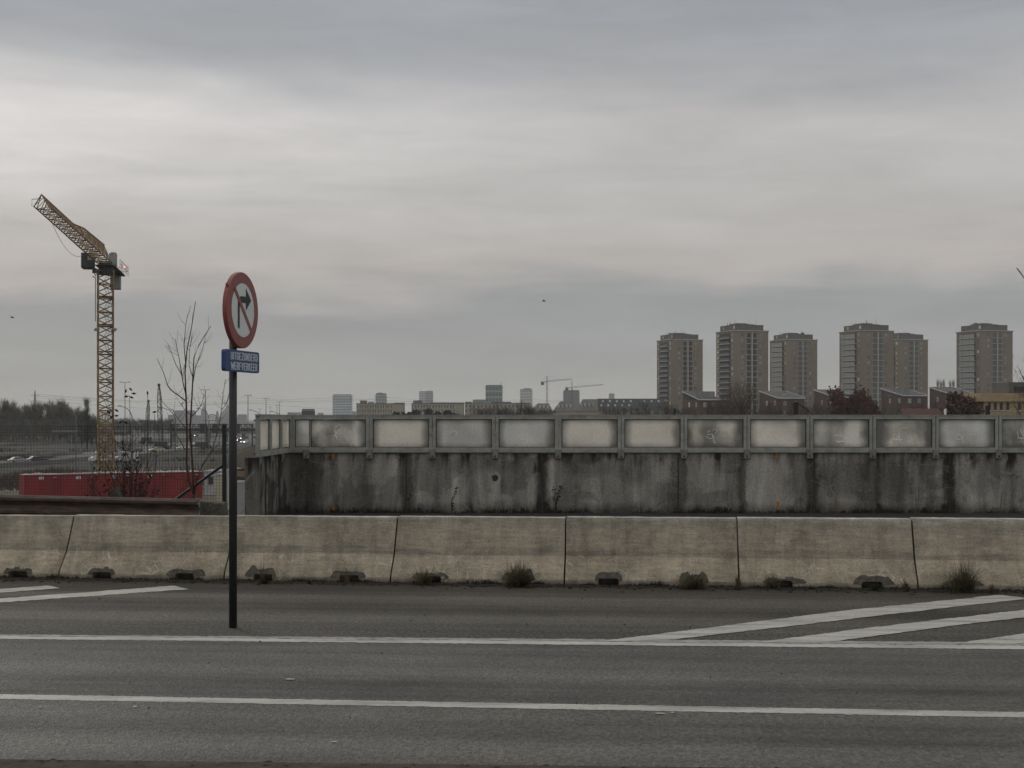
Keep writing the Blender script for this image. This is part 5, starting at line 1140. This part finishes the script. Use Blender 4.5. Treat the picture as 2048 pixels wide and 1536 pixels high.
for u in (1980, 1992, 2004, 2017, 2040): q = MB(); x_ = X(u, Y)-a; q.box(x_-.22, x_+.22, .28, .42, Z(820, Y)-GZ, Z(802.5, Y)-GZ-.2); w_ = q.build('window', M['window_black'], t); q = MB(); q.box(x_-.25, x_+.25, .2, .36, Z(820.5, Y)-GZ-.1, Z(820, Y)-GZ-.01); q.build('sill', M['white_trim'], w_)
q = MB(); x_ = X(2022, Y)-a; q.box(x_, x_+8, 1, 9, Z(785, Y)-GZ, Z(764, Y)-GZ); q.build('roof_box', M['tower_roof_dark'], t); q = MB(); q.box(x_+.8, x_+7, .9, 1.02, Z(783, Y)-GZ, Z(773, Y)-GZ); q.build('window', M['window_black'], t)
# posts standing behind the wall
for u, v0, wd, Y, lab in ((1349, 817, 5, 31.5, 'short dark post end peeping over the screen left of the brick houses'), (1591, 804, 10, 31.2, 'stout dark post with slanting brace behind the screen'), (1975, 811, 8, 31.5, 'dark post behind the screen before the yellow brick building')):
    t = thing('fence_post', lab, 'post', (X(u, Y), Y, 0)); h = Z(v0, Y); r_ = wd/2/F*Y
    q = MB(); q.box(-r_, r_, -r_, r_, -.3, h); bevel(q.build('post', M['steel_dark'], t), .006)
    if u != 1975: q = MB(); q.tube([(r_, 0, h-.03), (r_+X(1024+34, Y) if u > 1400 else r_+.08, .05, h-.03-24/F*Y*(1 if u > 1400 else .3))], .012, 5); q.build('brace', M['steel_dark'], t)

# ------------------------------------------------------------------ beige slabs, sloped roofs, far city
def slab(u0, u1, v, Y, lab, cols, blank, steps=()):
    h = Z(v, Y)-GZ; L_ = X(u1, Y)-X(u0, Y); t = thing('apartment_slab', lab, 'apartment block', (X(u0, Y), Y, GZ), 0, 'long beige apartment slabs')
    q = MB(); q.box(0, L_, 0, 12, 0, h); q.build('wall', M['slab_beige'], t); q = MB(); q.box(-.2, L_+.2, -.25, 12.2, h, h+.5); q.build('roof_edge', M['roof_grey'], t)
    for a, c, dh in steps: q = MB(); q.box(L_*a, L_*c, 1, 8, h+.5, h+.5+dh); q.build('lift_house', M['roof_grey'], t)
    W_ = blank*L_; cw = W_/cols; rows = 4
    wm_ = MB().box(-cw*.2, cw*.2, -.12, .1, 0, 1.5).mesh('window', M['slab_window']); wn_ = MB().box(-cw*.12, cw*.12, -.5, .05, 0, 1.1).mesh('balcony', M['white_trim'])
    for i in range(cols):
        for k in range(rows):
            z0 = h-2.3-k*2.85
            link('window', wm_, t, (cw*(i+.35), 0, z0)); 
            if (i+k) % 2 == 0: link('balcony', wn_, t, (cw*(i+.8), 0, z0-.3))
    return t
slab(713, 807, 808, 900, 'leftmost beige apartment slab, with a blank end wall', 14, .78, ((.07, .2, 1.8), (.8, 1., .4)))
slab(823, 927, 808, 900, 'middle beige apartment slab behind dark evergreens', 15, .85, ((.03, .2, 1.8), (.35, 1., .5)))
slab(930, 1062, 807.5, 900, 'rightmost and longest beige apartment slab below the green glass tower', 16, .95, ((.0, .1, .8), (.4, .7, .8)))
Y = 620
t = thing('terraced_houses', 'row of grey sloped roofs with small dormers behind the bare trees', 'houses', (X(1060, Y), Y, GZ)); L_ = X(1197, Y)-X(1060, Y); h1, h0 = Z(798, Y)-GZ, Z(822, Y)-GZ
q = MB(); q.box(0, L_, .4, 12, 0, h0); q.build('wall', M['slab_beige'], t)
for k in range(3):
    a, c = L_*k/3, L_*(k+1)/3; hh = h1-(2-k)*.9; q = MB(); q.prism([(a, 0, h0), (c-.1, 0, h0), (c-.1-(1.5 if k < 2 else 0), 6, hh), (a+3.5, 6, hh)], (0, 3, 0)); rf = q.build('roof', M['roof_grey'], t)
    for j in range(4): q = MB(); x_ = a+2.2+j*1.75; z_ = h0+(hh-h0)*.55; q.box(x_, x_+.8, 2.2, 4.5, z_-.8, z_+.6); q.build('dormer', M['skylight_glass'], rf)
t = thing('slate_roof_building', 'long building with dark slate mansard roof and skylights left of the towers', 'building', (X(1190, Y+10), Y+10, GZ)); L_ = X(1330, Y+10)-X(1190, Y+10); h1, h0 = Z(797, Y+10)-GZ, Z(821, Y+10)-GZ
q = MB(); q.box(0, L_, .3, 12, 0, h0); q.build('wall', M['slab_beige'], t); q = MB(); q.prism([(0, 0, h0), (L_, 0, h0), (L_, 4, h1), (1.5, 4, h1)], (0, 4, 0)); rf = q.build('roof', M['slate'], t)
for k in range(9):
    for j in range(2):
        if random.random() < .75: q = MB(); f_ = .35+.35*j; z_ = h0+(h1-h0)*f_; x_ = 2.5+k*3.1+j*.8; q.prism([(x_, 4*f_-.06, z_), (x_+.75, 4*f_-.06, z_), (x_+.75, 4*f_+.5, z_+.9), (x_, 4*f_+.5, z_+.9)], (0, -.05, .03)); q.build('skylight', M['skylight_glass'], rf)
for k in range(8): q = MB(); q.box(2+k*3.5, 3.6+k*3.5, .2, .35, h0-1.8, h0-.4); q.build('window', M['window_dull'], t)
def city(u0, u1, v, Y, mat, lab, name='office_tower', extra=None, dp=None):
    h = Z(v, Y)-GZ; L_ = X(u1, Y)-X(u0, Y); dp = dp or L_*.7; t = thing(name, lab, 'building', (X(u0, Y), Y, GZ))
    q = MB(); q.box(0, L_, 0, dp, 0, h); q.build('wall', M[mat], t); q = MB(); q.box(L_*.04, L_*.96, dp*.05, dp*.95, h, h+1.2); q.build('roof', M['far_city'], t)
    for a, c, dh, mt in (extra or ()): q = MB(); q.box(L_*a, L_*c, -.6 if dh < 0 else 2, dp*.9, h if dh > 0 else 0, h+abs(dh) if dh > 0 else h-1); q.build('annex', M[mt], t)
    return t, L_, h
city(665, 702, 790, 2300, 'glass_teal', 'wide blue-green gridded glass tower, leftmost of the far towers')
t, L_, h = city(751, 772, 788, 2000, 'glass_grey', 'grey tower with small side balconies behind the leftmost beige slab', extra=((.2, .6, 2, 'far_city'),))
for k in range(9): q = MB(); q.box(-1.4, 0, 1, 6, h-4-k*5, h-2.9-k*5); q.build('balcony', M['far_city'], t); q = MB(); q.box(L_, L_+1.2, 1, 6, h-6-k*5, h-4.9-k*5); q.build('balcony', M['far_city'], t)
city(736, 748, 804, 2900, 'far_city', 'small faint tower top left of the balconied grey tower', 'far_building')
city(838, 851, 784, 2410, 'glass_pale', 'pale narrow tower joined to the left of a darker one')
city(851, 866, 783, 2400, 'glass_grey', 'darker grey tower joined to the right of the pale narrow one')
t, L_, h = city(971, 1005, 772, 1500, 'glass_green', 'green glass tower with a flat cap, tallest of the far office towers')
q = MB(); q.box(-.4, L_+.4, -.4, L_*.7, h-1.2, h-.2); q.build('cap', M['far_city'], t); q = MB(); q.tube([(L_*.9, 2, h), (L_*.9, 2, h+4)], .25, 4); q.build('mast', M['far_city'], t)
city(945, 972, 801, 1700, 'glass_green', 'low green glass block at the left foot of the green glass tower', 'far_building')
city(1040, 1065, 780, 2000, 'glass_pale', 'pale grey tower right of the green glass tower', extra=((.3, .85, 2.5, 'far_city'),))
city(1127, 1159, 782, 1700, 'shell_grey', 'dark unfinished tower under the right building crane')
t, L_, h = city(1218, 1229, 788, 2900, 'far_city', 'faint small notched tower just right of the unfinished tower', 'far_building')
city(603, 628, 822, 800, 'steel_dark', 'low dark flat building left of the leftmost glass tower', 'low_building', ((.0, .3, .6, 'steel_dark'),))
for u0, u1, v, lab in ((635, 646, 827, 'faint low building left of the wide glass tower'), (575, 600, 826, 'faint low roof above the screen corner'), (702, 712, 824, 'faint low block between the wide glass tower and the first beige slab'),
     (348, 386, 822, 'faint blue-grey block behind the sapling stems'), (336, 350, 831, 'faint low block left of the larger block behind the sapling'), (384, 402, 832, 'faint low block left of the church spire'), (475, 492, 830, 'faint low block left of the wall end'), (430, 445, 836, 'faint low block between the spire and the dome')):
    city(u0, u1, v, 2600, 'far_city', lab, 'far_building')
Y = 2800; t = thing('church_spire', 'faint cathedral tower with a sharp spire between the sapling and the sign post', 'church', (X(408, Y), Y, GZ)); r_ = 5/F*Y; hz = Z(803, Y)-GZ; hm = Z(822, Y)-GZ
q = MB(); q.box(-r_, r_, -r_, r_, 0, hm); q.build('tower', M['far_city'], t); q = MB(); q.tube([(0, 0, hm), (0, 0, hm+(hz-hm)*.35), (0, 0, hm+(hz-hm)*.4), (0, 0, hz)], [r_, r_*.6, r_*.35, .2], 8); q.build('spire', M['far_city'], t)
t = thing('domed_building', 'faint domed station building just behind the sign post', 'building', (X(455, Y), Y, GZ)); r_ = 15/F*Y; h0 = Z(834, Y)-GZ; ht = Z(808, Y)-GZ
q = MB(); q.box(-r_*1.4, r_*1.4, -r_, r_, 0, h0); q.build('wall', M['far_city'], t); q = MB(); q.tube([(0, 0, h0+(ht-h0)*.68*f_) for f_ in (0, .25, .5, .75, .9, 1)], [r_*e for e in (1, .95, .82, .6, .4, .28)], 14); q.tube([(0, 0, h0+(ht-h0)*.68), (0, 0, h0+(ht-h0)*.85), (0, 0, ht)], [r_*.22, r_*.18, .3], 8); q.build('dome', M['far_city'], t)
for e in (-1.15, 1.15): q = MB(); q.tube([(e*r_, -r_, h0), (e*r_, -r_, h0+8), (e*r_, -r_, h0+13)], [r_*.2, r_*.18, .3], 6); q.build('turret', M['far_city'], t)
Y = 1300; t = thing('truss_bridge', 'pale arched truss bridge far behind the street lamp left of the sign post', 'bridge', (X(412, Y), Y, GZ)); L_ = 24/F*Y; hb_ = Z(840, Y)-GZ; q = MB()
arcp = [(L_*k/8, 0, hb_+5.2*math.sin(math.pi*min(1, max(0, k/8)))**.5) for k in range(9)]; q.tube(arcp, .35, 5); q.box(-3, L_+3, -.5, 3, hb_-1, hb_)
for k in range(1, 8): q.tube([(L_*k/8, 0, hb_), arcp[k]], .2, 4); q.tube([(L_*(k-1)/8, 0, hb_), arcp[k]], .2, 4)
q.build('arch', M['far_concrete'], t)
for a in (0, L_): q = MB(); q.box(a-.6, a+.6, 0, 2, 0, hb_-1); q.build('pier', M['far_concrete'], t)
def far_crane(u, vt, vj, ul, ur, vjl, vjr, vb, Y, lab):
    b0 = Vector((X(u, Y), Y, GZ)); t = thing('tower_crane', lab, 'tower crane', b0); q = MB(); zt = Z(vt, Y)-GZ; zj = Z(vj, Y)-GZ; s_ = .9
    for sx in (-s_, s_):
        for sy in (-s_, s_): q.tube([(sx, sy, 0), (sx, sy, zj)], .16, 4)
    nb_ = int(zj/3.5)
    for k in range(nb_): q.tube([(-s_, -s_, zj*k/nb_), (s_, -s_, zj*(k+1)/nb_)], .14, 3); q.tube([(s_, -s_, zj*k/nb_), (-s_, -s_, zj*(k+1)/nb_)], .14, 3)
    q.tube([(-s_, 0, zj), (0, 0, zt)], .2, 4); q.tube([(s_, 0, zj), (0, 0, zt)], .2, 4); q.build('mast', M['steel_dark'], t)
    A = Vector((0, 0, zj)); B = P(ur, vjr, Y)-b0; D = P(ul, vjl, Y)-b0; q = MB(); lattice(q, A, B, 1.2, 1., 1.6, 1., 16, Vector((0, 1, 0)), up, .13); q.build('jib', M['steel_dark'], t)
    q = MB(); lattice(q, A, D, 1.2, 1.2, .7, .7, 4, Vector((0, 1, 0)), up, .16); q.build('counter_jib', M['steel_dark'], t); q = MB(); q.box(D.x+.5, D.x+4, -.8, .8, D.z-3, D.z+.5); q.build('counterweight', M['steel_dark'], t)
    q = MB(); q.tube([(0, 0, zt), B.lerp(A, .45)+up*1.2], .07, 3); q.tube([(0, 0, zt), D], .07, 3); q.build('stay_cable', M['steel_dark'], t)
far_crane(1094, 752, 764, 1081, 1144, 765, 759, 803, 1600, 'left of two distant building cranes, taller, over the bare trees')
far_crane(1144, 762, 776, 1130, 1206, 776, 770, 782, 1650, 'right of two distant building cranes, standing over the unfinished dark tower')
Y = 260; t = thing('crane_boom', 'thin pale crane boom tip entering at the right edge of the sky', 'crane', (X(2330, Y), Y, GZ)); q = MB(); A = Vector((0, 0, 0)); B = P(2033, 536, Y)-Vector((X(2330, Y), Y, GZ)); lattice(q, A, B, 1., .16, .8, .12, 24, Vector((0, 1, 0)), Vector((.8, 0, .6)), .035); q.build('boom', M['pole_grey'], t)
def bird(u, v, Y, s_, lab):
    p = P(u, v, Y); q = MB(); q.blob((0, 0, 0), .07*s_, 8, 6, (2.6, 1, .9)); q.add([(.03*s_, 0, .02), (-.06*s_, 0, .02), (-.12*s_, .34*s_, .10*s_), (.0, .36*s_, .12*s_)], [(0, 1, 2, 3)]); q.add([(.03*s_, 0, .02), (-.06*s_, 0, .02), (-.12*s_, -.34*s_, .10*s_), (.0, -.36*s_, .12*s_)], [(3, 2, 1, 0)])
    q.add([(-.15*s_, 0, 0), (-.27*s_, .05*s_, 0), (-.27*s_, -.05*s_, 0)], [(0, 1, 2)]); tag(q.build('bird', M['steel_dark'], loc=p), lab, 'bird', 'birds in the sky'); 
bird(1088, 602, 120, .8, 'tiny dark bird flying in the middle of the sky'); bird(25, 635, 150, 1., 'tiny dark bird flying at the left edge')

# ------------------------------------------------------------------ haze
hz_ = bpy.data.materials.new('haze_air'); hz_.use_nodes = True; nt = hz_.node_tree; nt.nodes.clear(); om = nt.nodes.new('ShaderNodeOutputMaterial'); pv = nt.nodes.new('ShaderNodeVolumePrincipled')
pv.inputs['Color'].default_value = (.92, .93, .92, 1); pv.inputs['Density'].default_value = .00014; nt.links.new(pv.outputs[0], om.inputs['Volume'])
q = MB(); q.box(-10100, 10100, -300, 20100, GZ-1, 75); o = q.build('haze', hz_); tag(o, 'thin pale haze that veils the distant city', 'haze', kind='stuff')

# ------------------------------------------------------------------ every look-alike gets its place in its row
ORD = 'first second third fourth fifth sixth seventh eighth ninth tenth eleventh twelfth thirteenth fourteenth fifteenth sixteenth seventeenth eighteenth nineteenth twentieth'.split()
ORD += ['twenty-'+o for o in ORD[:9]]+['thirtieth']+['thirty-'+o for o in ORD[:9]]
def uu(o): return o.location.x/o.location.y
by = {}
for o in list(C.objects):
    if not o.parent and o.get('label') and o.location.y > 30: by.setdefault(o['label'], []).append(o)
SHORT = {'bare trees of the wood at the left': 'from the left of the bare trees in the far left wood', 'far tree line behind the motorway': 'from the left of the far low trees behind the motorway',
 'low bare trees along the screen': 'from the left of the low bare trees just over the screen', 'bare trees before the sloped roofs': 'from the left of the bare trees before the sloped roofs',
 'queue of distant cars': 'from the left of the tiny distant cars queueing beyond the sign gantry', 'dark evergreens before the beige slabs': 'from the left of the dark evergreens before the beige slabs',
 'low bare trees by the poplar': 'from the left of the low bare trees beside the slim poplar', 'thin poplars behind the flat roof': 'from the left of the thin poplars right of the fifth tower'}
for lb, os_ in by.items():
    if len(os_) > 1 and os_[0].get('group') in SHORT:
        for i, o in enumerate(sorted(os_, key=uu)): o['label'] = ORD[i]+' '+SHORT[o['group']]
for i, o in enumerate(sorted([o for o in C.objects if o.name.startswith('dry_stalk')], key=uu)): o['label'] = ORD[i]+' from the left of the dry stalks behind the concrete barrier'
for i, o in enumerate([o for o in C.objects if o.name.startswith('power_line')]): o['label'] = ('upper', 'second', 'third', 'topmost short')[i]+' thin overhead power line running right from the pylon'
